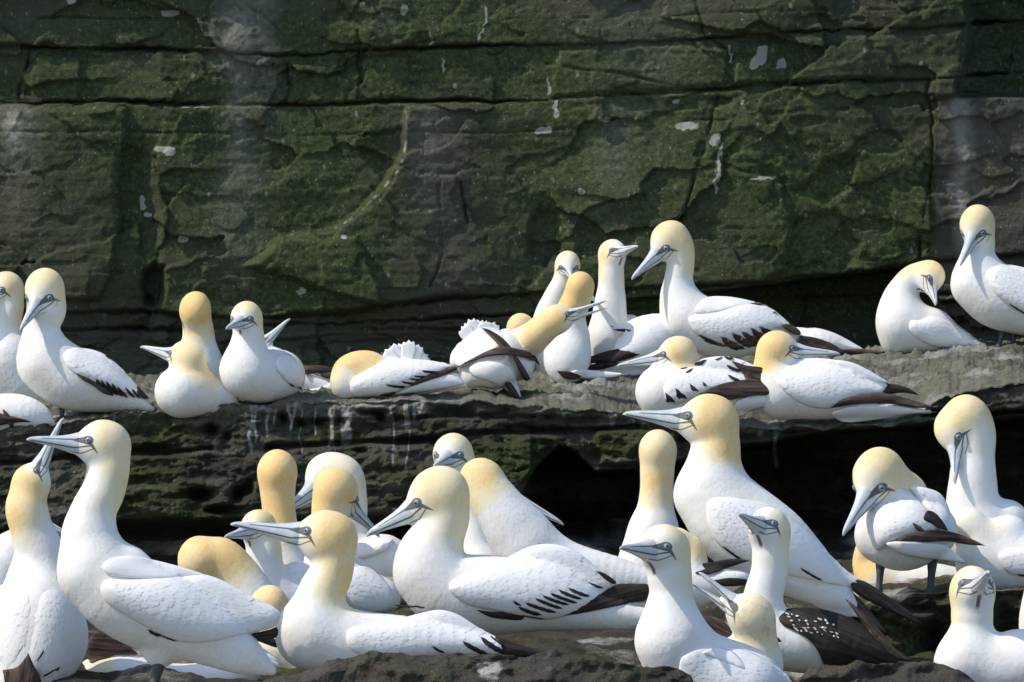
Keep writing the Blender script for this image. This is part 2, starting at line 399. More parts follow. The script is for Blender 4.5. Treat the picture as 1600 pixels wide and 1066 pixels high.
    streak(385, -420, 680, 30, 1.0, 366); streak(415, -220, 400, 24, 0.7, 400); streak(15, 160, 420, 36, .5, 30)
    streak(22, 166, 320, 30, 0.60, 40); streak(40, 166, 340, 12, 0.62, 44)
    g = np.maximum(g, .5*np.exp(-((X-20)/26)**2)*sstep(168, 176, Y)*(1-sstep(200, 320, Y)))
    pl = np.maximum(pl, .10*sstep(1458, 1466, X)*sstep(148, 154, Y))
    streak(1503, 152, 560, 15, 1.5, 1500); streak(1522, 200, 420, 12, 0.5)
    streak(668, 166, 380, 34, 0.4); streak(600, -300, 160, 60, .35); streak(1000, -300, 420, 90, .3); streak(1510, 100, 150, 10, 0.35); streak(960, 160, 420, 50, 0.30)
    for x0, y0, rx, ry, a in [(258, 233, 20, 5, 1), (268, 238, 8, 5, 1), (1183, 88, 9, 15, 1), (1176, 97, 6, 10, 1), (1218, 100, 7, 7, 1), (1115, 218, 8, 10, 1),
                              (1068, 197, 18, 5, 1), (852, 204, 11, 5, 1), (941, 186, 8, 4, 1), (1059, 158, 5, 4, 1), (219, 318, 4, 12, 1), (226, 336, 8, 4, 1),
                              (284, 372, 8, 5, 1), (907, 300, 7, 5, .9), (470, 455, 7, 5, 1), (262, 22, 16, 5, .9), (116, 4, 7, 5, .9), (1128, 250, 2.5, 30, .9),
                              (1122, 285, 2.5, 18, .8), (1190, 278, 22, 2, .8), (855, 135, 3, 16, .8), (866, 170, 3, 14, .8), (1140, 85, 2, 18, .7), (536, 370, 6, 4, .8),
                              (625, 18, 5, 8, .8), (757, 40, 2, 34, .7), (690, 105, 2, 16, .7), (46, 160, 30, 2, .9), (300, 166, 30, 2, .6), (1160, 160, 3, 5, .8)]:
        g = np.maximum(g, a*1.25*np.exp(-((Xw-x0+3*vnoise(X/6, Y/6, x0, 3))/rx)**4-((Yw-y0+2*vnoise(X/6, Y/6, x0, 4))/ry)**4))
    rl = seg_dist(X, Y, [(634, 175), (636, 215), (626, 262), (592, 302), (560, 335), (525, 357)])
    g = np.maximum(g, 0.62*np.exp(-(rl/3.5)**2)*(0.6+0.6*vnoise(X/9, Y/9, 2, 8)))  # sunlit edge of the ridge, painted as a pale line among the droppings
    o = mesh_obj('cliff', P.reshape(-1, 3), grid_faces(*X.shape)[:, ::-1], M['cliff'],
                 attrs={'moss': moss.ravel(), 'guano_and_lit_ridge': np.clip(g, 0, 1.3).ravel(), 'pale': pl.ravel()})
    tag(o, kind='structure')
build_cliff()

UL = [(-900, 690), (-200, 680), (0, 668), (120, 652), (200, 644), (300, 636), (400, 628), (480, 625), (560, 625), (700, 622), (770, 626), (850, 630), (960, 640),
      (1060, 655), (1180, 662), (1300, 662), (1400, 658), (1440, 642), (1480, 614), (1520, 602), (1600, 592), (1900, 585), (2600, 580)]
UB = [(-900, 625), (0, 612), (200, 598), (480, 588), (600, 582), (860, 572), (1000, 560), (1250, 549), (1400, 545), (1600, 536), (2600, 520)]
YUL, YUB = 10.0, 11.35
def upper_y(x, by):
    """distance at which a thing resting on the upper ledge shows its foot at height by"""
    zl = (interp(UL, x)-533)/FPX*YUL; zb = (interp(UB, x)-533)/FPX*YUB
    t = np.linspace(0, 1, 400); Yt = YUL+(YUB-YUL)*t; py = 533+FPX*(zl+(zb-zl)*t)/Yt
    return float(np.interp(-by, -py, Yt))
def build_upper():
    xs = np.r_[np.linspace(-2200, -70, 40), np.arange(-66, 1670, 2.6), np.linspace(1675, 3800, 40)]
    nt = 46; tt = np.linspace(1, 0, nt)**1.15
    L = interp(UL, xs) + 4.0*fbm(xs/34, 0, 0, 5, 3, g=.6); B = interp(UB, xs)
    rows = []; attr = []
    for t in tt:
        Yd = YUL + (YUB-YUL)*t + 0*xs
        z = ((L-533)/FPX*YUL)*(1-t) + ((B-533)/FPX*YUB)*t
        P = np.stack([(xs-800)/FPX*Yd, Yd, ZC-z], 1)
        n = 0.014*fbm(P[:, 0]*3.5, Yd*3.5, 0, 4, 21) + 0.014*np.abs(fbm(P[:, 0]*9, Yd*24, 0, 5, 22, g=.6)) + 0.006*fbm(P[:, 0]*40, Yd*40, 0, 4, 20, g=.65)
        P[:, 2] += n*min(1, t*6+0.15)
        P[:, 2] -= 0.010*max(0, 1-t*14)**2           # rounded lip
        rows.append(P)
        pl = np.clip(0.74+0.45*fbm(P[:, 0]*4, Yd*4, 0, 4, 23) - 0.25*sstep(1150, 1300, xs)*0 + 0.10, 0.2, 0.95)
        mo = np.clip(0.35+0.6*fbm(P[:, 0]*2.5, Yd*5, 3, 3, 24), 0, 0.9)
        gl = np.clip(0.30+0.35*fbm(P[:, 0]*9, Yd*6, 0, 4, 25), 0, .75)
        attr.append((mo, gl, 0*xs, pl))
    # front face
    FB = 985.0; ny = 150
    top_c = [(-900, 960), (740, 960), (795, 800), (835, 735), (872, 694), (900, 703), (930, 736), (1000, 735), (1060, 720), (1150, 697), (1200, 688), (1290, 672), (1440, 662), (1470, 655), (1600, 652), (2600, 650)]
    for k in range(1, ny+1):
        s = k/ny; y = L + (FB-L)*s; X = xs
        wob = 5*fbm(X/50, y/40, 0, 3, 26); Xw = X+wob; Yw = y+3*fbm(X/70, y/30, 2, 3, 27)
        h = np.zeros_like(X)
        h -= 0.004*k if k < 3 else 0.012
        # layered strata, thin beds with notches
        q = Yw - (interp(UL, X)-640)*0.6
        h += 0.008*fbm(X/300, q/15.0, 0, 4, 28) + 0.018*fbm(X/90, y/55, 4, 4, 29) + 0.10*sstep(0, 170, y-L)*(X < 830)
        h += 0.011*fbm(X/22, y/11, 4, 5, 30, g=0.62) + 0.012*np.abs(fbm(X/35, y/24, 6, 5, 36, g=0.6))
        h += 0.008*np.sign(fbm(X/60, y/16, 8, 4, 34))*np.abs(fbm(X/60, y/16, 8, 4, 34))**0.6
        for ln, d, w in [([(-400, 735), (0, 726), (60, 722), (130, 705), (260, 708), (330, 700)], .05, 4), ([(420, 700), (640, 690), (760, 676), (1000, 668)], .045, 4),
                         ([(0, 832), (240, 838), (460, 845)], .03, 7), ([(620, 655), (740, 648), (860, 652), (980, 660)], .03, 4),
                         ([(1060, 690), (1150, 683), (1300, 670)], .04, 4), ([(1440, 645), (1600, 644), (2500, 644)], .08, 4)]:
            h -= d*np.exp(-(seg_dist(Xw, Yw, ln)/w)**2)
        for (cx, cy, rx, ry, d) in [(312, 772, 20, 10, .12), (372, 768, 8, 12, .10), (385, 760, 7, 10, .08), (340, 795, 30, 7, .10), (336, 673, 9, 9, .06), (358, 683, 6, 6, .05), (445, 655, 6, 7, .06), (468, 660, 8, 6, .06), (500, 660, 10, 6, .05), (532, 658, 7, 6, .05),
                                    (600, 652, 7, 8, .08), (580, 645, 22, 5, .05), (710, 642, 28, 8, .07), (790, 640, 14, 6, .05), (125, 700, 16, 22, .10), (640, 690, 30, 7, .06), (700, 690, 25, 8, .06),
                                    (560, 705, 20, 5, .04), (820, 668, 22, 6, .05), (250, 700, 30, 6, .04), (40, 760, 22, 8, .05)]:
            h -= d*np.exp(-((Xw-cx)/rx)**2-((Yw-cy)/ry)**2)
        h -= 0.30*sstep(0, 9, Yw-interp([(-900, 850), (0, 842), (240, 800), (300, 808), (430, 800), (560, 800), (700, 805), (800, 800)], X))*(X < 900)*sstep(790, 850, y)
        h -= 1.0*sstep(-2, 10, Yw-interp(top_c, X))*sstep(780, 850, Xw)
        h += 0.05*sstep(0, 10, sdist(Xw, Yw, [(930, 668), (1060, 672), (1060, 715), (1000, 730), (935, 728)]))
        h += 0.05*sstep(0, 10, sdist(Xw, Yw, [(750, 690), (862, 690), (830, 745), (790, 790), (760, 760)]))
        rows.append(W3(X, y, YUL - h + 0.0*X))
        mo = np.clip(0.30 + 0.9*np.exp(-((X-235)/75)**2-((y-765)/45)**2) + 0.8*np.exp(-((X-60)/60)**2-((y-700)/25)**2) + 0.8*np.exp(-((X-225)/60)**2-((y-665)/22)**2)
                     + 0.7*np.exp(-((X-500)/70)**2-((y-680)/18)**2) + 0.9*sstep(-5, 10, sdist(X, y, [(740, 690), (870, 685), (830, 750), (780, 780)]))
                     + 0.9*sstep(-5, 8, sdist(X, y, [(925, 670), (1100, 672), (1060, 712), (925, 726)])) + 0.5*fbm(X/70, y/50, 0, 3, 33), 0, 1)
        g = 0.40*np.exp(-((y-L)/5)**2)
        g = np.maximum(g, (0.58+0.25*vnoise(X/60, 0, 0, 6))*np.exp(-((y-L-4)/13)**2)*sstep(360, 420, X)*(1-sstep(620, 700, X)))
        for x0, y1, w, a in [(392, 715, 2.4, .95), (400, 700, 2, .8), (418, 690, 2, .85), (428, 672, 1.8, .8), (452, 680, 2, .85), (460, 665, 1.8, .8), (470, 720, 1.6, .55), (490, 690, 1.6, .7), (515, 705, 2.2, .9), (540, 705, 8, .72), (532, 690, 3, .8),
                             (636, 680, 2.2, .95), (645, 665, 2.0, .9), (660, 655, 10, .6), (637, 745, 1.8, .6), (612, 740, 2, .6), (880, 660, 2.4, .9), (886, 655, 3, .7), (955, 675, 3, .95), (960, 665, 6, .7), (992, 668, 2.2, .9), (1215, 690, 5, .8), (1212, 740, 4, .6), (1188, 690, 6, .55), (180, 690, 2, .6), (520, 745, 1.6, .5)]:
            g = np.maximum(g, 1.15*a*np.exp(-((X+4*vnoise(0, y/22, x0, 7)-x0)/(w*1.25))**2)*(1-sstep(y1-14, y1, y)))
        sw = 0.9*sstep(10, 40, y-interp(top_c, X))*sstep(800, 860, X)  # painted shade inside the undercut, on top of the modelled recess
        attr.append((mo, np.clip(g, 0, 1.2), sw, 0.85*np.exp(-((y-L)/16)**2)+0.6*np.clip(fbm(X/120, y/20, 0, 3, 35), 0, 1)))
    V = np.array(rows); A = np.array(attr)
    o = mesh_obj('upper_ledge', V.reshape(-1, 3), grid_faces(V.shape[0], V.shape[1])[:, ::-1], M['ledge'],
                 attrs={'moss': A[:, 0].ravel(), 'guano_and_lit_ridge': A[:, 1].ravel(), 'undercut_shade': A[:, 2].ravel(), 'pale': A[:, 3].ravel()})
    tag(o, kind='structure')
build_upper()
def zlow(y): return 0.375 + (y-7.6)*0.0587
def lower_y(by): return 1.071/((by-533)/FPX+0.0587)
def build_lower():
    xs = np.r_[np.linspace(-4, -1.15, 24), np.linspace(-1.12, 1.12, 330), np.linspace(1.15, 4, 24)]
    ys = np.r_[np.linspace(-4, 6.4, 20), np.linspace(6.6, 10.2, 240), np.linspace(10.3, 12.2, 8)]
    X, Y = np.meshgrid(xs, ys)
    Z = zlow(np.maximum(Y, 6.9)) - 0.02
    Z -= sstep(7.3, 6.0, Y)*0.55
    Z += 0.030*fbm(X*3, Y*3, 0, 4, 91) + 0.008*fbm(X*20, Y*20, 0, 4, 92)
    px = 800+X*FPX/np.maximum(Y, 1)
    Z -= 0.07*sstep(1300, 1420, px)*(Y < 9.0)
    mo = np.clip(0.3+0.7*fbm(X*4, Y*4, 2, 3, 93), 0, 1); g = np.clip(0.28+0.45*fbm(X*7, Y*7, 5, 4, 94), 0, .8)
    o = mesh_obj('lower_ledge', np.stack([X, Y, Z], -1).reshape(-1, 3), grid_faces(*X.shape), M['lower'],
                 attrs={'moss': mo.ravel(), 'guano_and_lit_ridge': g.ravel(), 'undercut_shade': np.zeros(X.size)})
    tag(o, kind='structure')
    # far sheet of ground the whole rock stands on
    xs = np.linspace(-300, 300, 60); X, Y = np.meshgrid(xs, xs); Z = -2.0 + 0.4*fbm(X/20, Y/20, 0, 4, 96)
    o = mesh_obj('ground', np.stack([X, Y, Z], -1).reshape(-1, 3), grid_faces(*X.shape), M['lower'],
                 attrs={'moss': np.full(X.size, .4), 'guano_and_lit_ridge': np.zeros(X.size), 'undercut_shade': np.zeros(X.size)})
    tag(o, kind='structure')
    # raised step on the right that two gannets stand on
    xp = np.arange(1290, 2400, 3.0)
    Lp = interp([(1290, 1000), (1330, 958), (1360, 938), (1400, 932), (1480, 928), (1600, 922), (2400, 915)], xp) + 2.5*fbm(xp/25, 0, 0, 4, 97)
    rows = []; at = []
    for t in np.linspace(1, 0, 30):
        Yd = 8.68+1.2*t + 0*xp; z = (Lp-533)/FPX*8.68 - 0.02*t
        P = np.stack([(xp-800)/FPX*Yd, Yd, ZC-z], 1); P[:, 2] += 0.010*fbm(P[:, 0]*14, Yd*14, 0, 4, 98)*min(1, t*5+.2)
        rows.append(P); at.append((np.full(len(xp), .5), np.clip(0.35+.4*fbm(P[:, 0]*9, Yd*9, 0, 3, 99), 0, .8), 0*xp))
    for k in range(1, 61):
        y = Lp + (1150-Lp)*k/60
        h = 0.03*fbm(xp/60, y/22, 0, 4, 101) + 0.012*fbm(xp/14, y/9, 3, 4, 102) - 0.02
        h -= 0.10*np.exp(-((xp-1462)/26)**2-((y-1000)/34)**2) + 0.07*np.exp(-((xp-1575)/22)**2-((y-970)/30)**2)
        h -= 0.12*sstep(1300, 1260, xp)
        rows.append(W3(xp, y, 8.66-h))
        at.append((np.clip(0.3+1.1*np.exp(-((xp-1410)/45)**2-((y-1000)/28)**2)+.3*fbm(xp/40, y/30, 0, 3, 103), 0, 1), np.clip(.55*np.exp(-((y-Lp)/8)**2), 0, 1), 0*xp))
    V = np.array(rows); A = np.array(at)
    o = mesh_obj('rock_step', V.reshape(-1, 3), grid_faces(V.shape[0], V.shape[1])[:, ::-1], M['lower'],
                 attrs={'moss': A[:, 0].ravel(), 'guano_and_lit_ridge': A[:, 1].ravel(), 'undercut_shade': A[:, 2].ravel()})
    tag(o, kind='structure')
build_lower()
def boulder(top, Yc, dep, label, seed, drop=0.30):
    x0, x1 = top[0][0], top[-1][0]
    xp = np.arange(x0, x1+1, 2.2); tt = np.linspace(-1, 1, 110)
    X, T = np.meshgrid(xp, tt)
    Tp = interp(top, X)
    Yd = Yc + dep*T; zt = ZC - (Tp-533)/FPX*Yc
    px_w = (X-800)/FPX*Yc
    zz = zt - drop*(np.abs(T)**2.6)
    d = 0.9*np.abs(fbm(px_w*7, Yd*16, zz*22, 4, seed, ridge=True, g=.42))
    zz = zz + (0.022*(d-0.9) + 0.0022*fbm(px_w*45, Yd*60, 0, 4, seed+3))
    Yd = Yd - 0.02*fbm(px_w*16, zz*30, 0, 4, seed+5)
    V = np.stack([px_w, Yd, zz], -1)
    base = V.reshape(-1, 3).mean(0); base[2] = V[..., 2].min()
    mo = np.clip(0.05+0.6*fbm(px_w*9, Yd*9, 0, 3, seed+7), 0, .45)
    g = np.clip(0.02+0.30*fbm(px_w*16, Yd*16, 0, 4, seed+8), 0, .45)
    if seed == 300: g = np.maximum(g, 1.0*np.exp(-((X-765)/22)**2-((T+.25)/.2)**2))
    o = mesh_obj('boulder', V.reshape(-1, 3), grid_faces(*X.shape), M['lower'], origin=base,
                 attrs={'moss': mo.ravel(), 'guano_and_lit_ridge': g.ravel(), 'pale': np.full(X.size, .25)})
    o.location = base; tag(o, label, 'rock')
boulder([(372, 1100), (400, 1064), (440, 1052), (500, 1043), (555, 1030), (590, 1020), (620, 1021), (660, 1024), (720, 1020), (790, 1021), (850, 1024), (930, 1023), (985, 1030), (1030, 1042), (1080, 1060), (1100, 1100)],
        7.32, 0.13, 'long low brown rock across the bottom of the picture', 300)
boulder([(1190, 1110), (1225, 1072), (1260, 1056), (1290, 1046), (1330, 1038), (1400, 1036), (1450, 1040), (1490, 1050), (1530, 1058), (1600, 1060), (1640, 1068), (1700, 1100)],
        7.42, 0.12, 'dark grey wrinkled rock at the bottom right below the speckled gannet', 400)
# ---------------------------------------------------------------- gannet builder
# a gannet is measured in photo pixels (px, py) plus dd = pixels further away; all of it is then placed at distance Y
STEP = 4.2
def seg_sdf(P, a, b):
    pa = P-a[:3]; ba = b[:3]-a[:3]; L = float(ba@ba)+1e-9
    h = np.clip((pa@ba)/L, 0, 1); q = pa-h[..., None]*ba
    return np.sqrt((q*q).sum(-1)) - (a[3]+(b[3]-a[3])*h)
def chain_sdf(P, C):
    r = None
    for i in range(len(C)-1):
        d = seg_sdf(P, C[i], C[i+1]); r = d if r is None else np.minimum(r, d)
    return r
def smin(a, b, k):
    h = np.clip(0.5+0.5*(b-a)/k, 0, 1); return b+(a-b)*h-k*h*(1-h)
def surface_nets(F, org, st):
    s = F < 0; nx, ny, nz = F.shape
    c = [s[i:nx-1+i, j:ny-1+j, k:nz-1+k] for i in (0, 1) for j in (0, 1) for k in (0, 1)]
    cnt = sum(x.astype(np.int8) for x in c); act = (cnt > 0) & (cnt < 8)
    idx = np.full(act.shape, -1, np.int64); ii = np.argwhere(act); idx[act] = np.arange(len(ii))
    acc = np.zeros((len(ii), 3)); n = np.zeros(len(ii))
    for ax in range(3):
        for a in (0, 1):
            for b in (0, 1):
                o0 = [0, 0, 0]; oth = [q for q in range(3) if q != ax]; o0[oth[0]] = a; o0[oth[1]] = b
                o1 = list(o0); o1[ax] = 1
                f0 = F[tuple((ii+o0).T)]; f1 = F[tuple((ii+o1).T)]; m = (f0 < 0) != (f1 < 0)
                t = f0/(f0-f1+1e-20); p = np.array(o0, float)+np.zeros((len(ii), 3)); p[:, ax] = t
                acc[m] += p[m]; n += m
    V = (ii + acc/np.maximum(n, 1)[:, None])*st + org
    faces = []
    for ax in range(3):
        o = [q for q in range(3) if q != ax]
        sl0 = [slice(None)]*3; sl1 = [slice(None)]*3; sl0[ax] = slice(0, -1); sl1[ax] = slice(1, None)
        e = s[tuple(sl0)] != s[tuple(sl1)]; e0 = s[tuple(sl0)]
        q = np.argwhere(e); q = q[(q[:, o[0]] > 0) & (q[:, o[1]] > 0) & (q[:, o[0]] < F.shape[o[0]]-1) & (q[:, o[1]] < F.shape[o[1]]-1)]
        sgn = e0[tuple(q.T)]
        def at(da, db):
            w = q.copy(); w[:, o[0]] -= da; w[:, o[1]] -= db; return idx[tuple(w.T)]
        f = np.stack([at(0, 0), at(1, 0), at(1, 1), at(0, 1)], 1)
        flip = sgn if ax != 1 else ~sgn
        f[~flip] = f[~flip][:, ::-1]
        faces.append(f)
    return V, np.vstack(faces)[:, ::1]
def unit(v): v = np.asarray(v, float); return v/(np.linalg.norm(v)+1e-12)
NB = [0]
class Gannet:
    def __init__(g, label, Y, body, neck=(), head=None, bill=None, up=None, yt=0.6, yl=3.3, L=3.15, lumps=(), openb=0.0, dirt=0.15,
                 white=(), brown=(), bars=(), scap=(), tail=(), legs=(), k=16, far=False, speck=0.0, eyes=True, barm='black', fans=()):
        g.barm = barm
        g.Y = Y; g.sc = Y/FPX; NB[0] += 1; g.seed = NB[0]
        P4 = lambda p: np.array([p[0], p[1], p[3] if len(p) > 3 else 0.0, p[2]], float)
        g.body = crom([P4(p) for p in body], 5); g.body[:, 3] = np.maximum(g.body[:, 3], 2)
        g.lumps = [P4(p) for p in lumps]
        g.head = None
        if head is not None:
            g.R = head[2]; g.head = np.array([head[0], head[1], head[3] if len(head) > 3 else 0.0], float)
            d = math.hypot(bill[0]-head[0], bill[1]-head[1]); LL = max(L*g.R, d*1.001); s = bill[2]
            tdd = g.head[2] + s*math.sqrt(max(LL*LL-d*d, 0)) if s else g.head[2]
            if s == 0: LL = d
            g.L = LL/g.R
            g.F = unit([bill[0]-head[0], bill[1]-head[1], tdd-g.head[2]])
            U = np.array(up if up is not None else (0, -1, 0), float); U = unit(U-(U@g.F)*g.F); g.U = U; g.S = np.cross(g.F, U)
            if g.S[2] > 0 and abs(g.S[2]) > 1e-3: g.S = -g.S       # S points to our side
            n0 = [np.array([*(g.head-0.12*g.R*g.F), g.R*0.80])]
            n1 = [P4(p) for p in neck]; b0 = g.body[0].copy(); b0[3] *= 0.9
            g.neck = crom(n0+n1+[b0], 6)
            g.alen = np.r_[0, np.cumsum(np.linalg.norm(np.diff(g.neck[:, :3], axis=0), axis=1))]
        base = W3(body[0][0], max(p[1]+p[2] for p in body), Y)
        g.o = bpy.data.objects.new('gannet', None); SC.collection.objects.link(g.o); g.o.location = base; g.base = base
        g.o.empty_display_size = 0.05
        tag(g.o, label, 'gannet', 'gannets resting on the rock ledges')
        g.k = k; g.make_body(yt, yl, dirt, speck)
        if g.head is not None:
            g.make_bill(openb)
            if eyes: g.make_eyes()
        g.wings = []
        for w in white: g.shell('wing', w, M['white'], T=9, width=16)
        g.coverts()
        for w in scap: g.shell('scapular_feathers', w, M['white'], T=6, width=12, off=2)
        for w in brown: g.shell('primary_feathers', w, M['brown'], T=2.6, width=7, off=5.5)
        for w in tail: g.shell('tail', w, M['white'], T=4, width=9, off=1)
        if bars: g.make_bars(bars)
        if far:
            for w in white: g.shell('wing', w, M['white'], T=9, width=16, side=-1)
        for bx, by_, tips, wv, of in fans:
            for q, (tx, ty) in enumerate(tips):
                d = np.array([tx-bx, ty-by_], float); L_ = np.linalg.norm(d); d /= L_; s = np.array([-d[1], d[0]]); b0 = np.array([bx, by_])
                pl = [tuple(b0+d*L_*e_[0]+s*wv*e_[1])+tuple(e_[2:]) for e_ in ((0, -.35), (.5, -.9), (.80, -1), (.93, -.75, 1), (.90, -.45), (1.02, -.1, 1), (.94, .25), (.99, .6, 1), (.8, 1), (.5, .9), (0, .35))]
                g.shell('scapular_feather', {'p': pl, 'T': 0.9, 'w': 3, 'off': of-(q % 3)*3.2}, M['white'])
        for lg in legs: g.make_leg(*lg)
    def P(g, V): V = np.asarray(V, float); return W3(V[..., 0], V[..., 1], g.Y+V[..., 2]*g.sc)
    def add(g, name, V, Fc, mat, attrs=None, parent=None, smooth=True):
        return mesh_obj(name, g.P(V), Fc, mat, parent or g.o, attrs, smooth, origin=g.base)
    def hc(g, V):
        q = (V-g.head)/g.R; return np.stack([q@g.F, q@g.S, q@g.U], -1)
    def head_sdf(g, P):
        q = g.hc(P); r = np.array([1.06, 0.88, 1.0])
        k0 = np.sqrt(((q/r)**2).sum(-1)); d1 = (k0-1)*0.9
        q2 = q/np.array([1, 0.92, 1]); A = np.array([0.25, 0, 0.0, 0.84]); B = np.array([1.22, 0, -0.10, 0.34])
        d2 = seg_sdf(q2, A, B)
        return smin(d1, d2, 0.22)*g.R
    def sdf(g, P):
        d = chain_sdf(P, g.body)
        for l in g.lumps: d = smin(d, np.sqrt(((P-l[:3])**2).sum(-1))-l[3], 14)
        if g.head is not None:
            n = smin(chain_sdf(P, g.neck), g.head_sdf(P), 7); d = smin(d, n, g.k)
        s = g.seed*1.7
        d = d + 0.55*np.sin(P[..., 0]/17+s)*np.sin(P[..., 1]/15+s*2)*np.sin(P[..., 2]/19+s)*1.2
        return d
    def make_body(g, yt, yl, dirt, speck):
        S = np.vstack([g.body] + ([g.neck] if g.head is not None else []) + ([np.array(g.lumps)] if g.lumps else []))
        lo = (S[:, :3]-S[:, 3:4]).min(0)-STEP*2.5; hi = (S[:, :3]+S[:, 3:4]).max(0)+STEP*2.5
        if g.head is not None:
            lo = np.minimum(lo, g.head-1.7*g.R); hi = np.maximum(hi, g.head+1.7*g.R)
        n = np.ceil((hi-lo)/STEP).astype(int)+1
        ax = [lo[i]+STEP*np.arange(n[i]) for i in range(3)]
        q = 4; cx = [a[::q] for a in ax]       # coarse pass first, then only the band near the surface
        Gc = np.stack(np.meshgrid(*cx, indexing='ij'), -1).astype(np.float32); Fc0 = g.sdf(Gc)
        ix = np.ix_(*[np.clip(np.round(np.arange(m)/q).astype(int), 0, len(cc)-1) for m, cc in zip(n, cx)])
        F = Fc0[ix].astype(np.float64); near = np.abs(F) < STEP*q*0.5*1.75*1.25+2.5
        G = np.stack(np.meshgrid(*ax, indexing='ij'), -1).astype(np.float32)[near]
        F[near] = g.sdf(G)
        V, Fc = surface_nets(F, lo, STEP)
        e = 0.6
        for it in range(2):
            d = g.sdf(V)
            gr = np.stack([g.sdf(V+np.eye(3)[i]*e)-g.sdf(V-np.eye(3)[i]*e) for i in range(3)], -1)/(2*e)
            V = V - np.clip(d, -STEP, STEP)[:, None]*gr/np.maximum((gr**2).sum(-1), 0.2)[:, None]
        # keep faces outward
        a, b, c = V[Fc[:, 0]], V[Fc[:, 1]], V[Fc[:, 2]]
        nn = np.cross(b-a, c-a); fc = V[Fc].mean(1); grf = np.stack([g.sdf(fc+np.eye(3)[i]*e)-g.sdf(fc-np.eye(3)[i]*e) for i in range(3)], -1)
        bad = (nn*grf).sum(-1) < 0; Fc[bad] = Fc[bad][:, ::-1]
        g.ylo, g.yhi = V[:, 1].min(), V[:, 1].max(); g.par = (yt, yl, dirt, speck)
        at = g.attrs(V)
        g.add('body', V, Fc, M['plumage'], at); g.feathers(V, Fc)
    def attrs(g, V):
        yt, yl, dirt, speck = g.par
        at = {'dirt': None}
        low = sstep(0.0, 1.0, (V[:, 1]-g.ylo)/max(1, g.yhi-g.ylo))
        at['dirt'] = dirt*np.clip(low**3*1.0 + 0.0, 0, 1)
        if g.head is not None:
            h = g.hc(V)
            D = np.stack([np.linalg.norm(V-c[:3], axis=1)-c[3]*0.5 for c in g.neck]); j = D.argmin(0)
            al = g.alen[j]; nd = D[j, np.arange(len(V))]-g.neck[j, 3]*0.5
            fade = (1-sstep(1.0*g.R, yl*g.R, al))*(1-sstep(0.35*g.R, 0.9*g.R, nd))
            side = np.clip(0.84-0.52*sstep(0.15, 1.0, h[:, 0])-0.5*sstep(-0.1, -0.8, h[:, 2])*sstep(-0.5, 0.5, h[:, 0]), 0.0, 1)
            rl = ((V-g.neck[j, :3])@g.F)/g.neck[j, 3]
            side = side + (np.clip(0.62-0.62*rl, 0.06, 1.15)-side)*sstep(0.6*g.R, 1.5*g.R, al)
            at['tint'] = np.clip(yt*1.25*fade*side + 0.05*yt, 0, 1)
            hd = g.head_sdf(V)
            at['face'] = (1-sstep(0.06*g.R, 0.3*g.R, hd))*sstep(0.05, 0.25, h[:, 0])
            at['hc'] = h
            if speck: at['dirt'] = np.maximum(at['dirt'], speck*sstep(0.1, 0.5, fbm(V[:, 0]/5, V[:, 1]/5, V[:, 2]/5, 3, 5))*(np.linalg.norm(h, axis=1) < 1.2))
        else:
            at['tint'] = np.zeros(len(V)); at['face'] = np.zeros(len(V)); at['hc'] = np.full((len(V), 3), 9.0)
        return at
    def grad(g, V, e=0.6):
        d0 = g.sdf(V); return np.stack([g.sdf(V+np.eye(3)[i]*e)-d0 for i in range(3)], -1)/e, d0
    def feathers(g, V, Fc):
        """small overlapping contour feathers on breast, back and lower neck"""
        rng = np.random.RandomState(g.seed)
        a, b, c_ = V[Fc[:, 0]], V[Fc[:, 1]], V[Fc[:, 3]]; ar = np.linalg.norm(np.cross(b-a, c_-a), axis=1)
        n = int(min(1500, ar.sum()*0.62/34.0)); k = rng.choice(len(Fc), n, p=ar/ar.sum())
        w = rng.rand(n, 4); w /= w.sum(1)[:, None]; P = (V[Fc[k]]*w[..., None]).sum(1)
        P = P[(P[:, 1] < 1090) & (P[:, 0] > -30) & (P[:, 0] < 1630)]
        if not len(P): return
        gr, _ = g.grad(P); gr /= np.linalg.norm(gr, axis=1)[:, None]+1e-9
        keep = gr[:, 2] < 0.35
        if g.head is not None:
            hd = g.head_sdf(P); keep &= hd > 0.45*g.R
        P, gr = P[keep], gr[keep]
        if not len(P): return
        C = g.body[:, :3]; T = np.gradient(C, axis=0); rr = g.body[:, 3]
        if g.head is not None:
            NC = g.neck[:, :3]; C = np.vstack([C, NC]); T = np.vstack([T, np.gradient(NC, axis=0)]); rr = np.r_[rr, g.neck[:, 3]]
        D = np.linalg.norm(P[:, None]-C[None], axis=2)-rr[None]*.9; j = D.argmin(1); t = T[j]+np.array([0, .12, 0])*np.linalg.norm(T[j], axis=1)[:, None]
        t = t-(t*gr).sum(1)[:, None]*gr; t /= np.linalg.norm(t, axis=1)[:, None]+1e-9
        ang = rng.randn(len(P))*.22; s = np.cross(gr, t); t, s = t*np.cos(ang)[:, None]+s*np.sin(ang)[:, None], s*np.cos(ang)[:, None]-t*np.sin(ang)[:, None]
        sz = (g.Y and 7.6/g.Y)*(0.75+0.5*rng.rand(len(P)))*np.clip(rr[j]/42, .5, 1.15)
        Lr = np.array([0, .38, .75, 1.0]); Wr = np.array([.45, 1.0, .85, .30]); lift = np.array([-.6, .35, 1.0, 1.35])*.15
        pts = []
        for q in range(4):
            for e in (-1, 0, 1):
                pts.append(P+t*(15*sz*(Lr[q]-(.10 if e else 0)))[:, None]+s*(5.2*sz*Wr[q]*e)[:, None])
        X = np.stack(pts, 1).reshape(-1, 3)
        g2, d = g.grad(X); g2 /= np.linalg.norm(g2, axis=1)[:, None]+1e-9
        lf = np.tile(np.repeat(lift, 3)-np.tile([.45, 0, .45], 4)*.15, len(P))
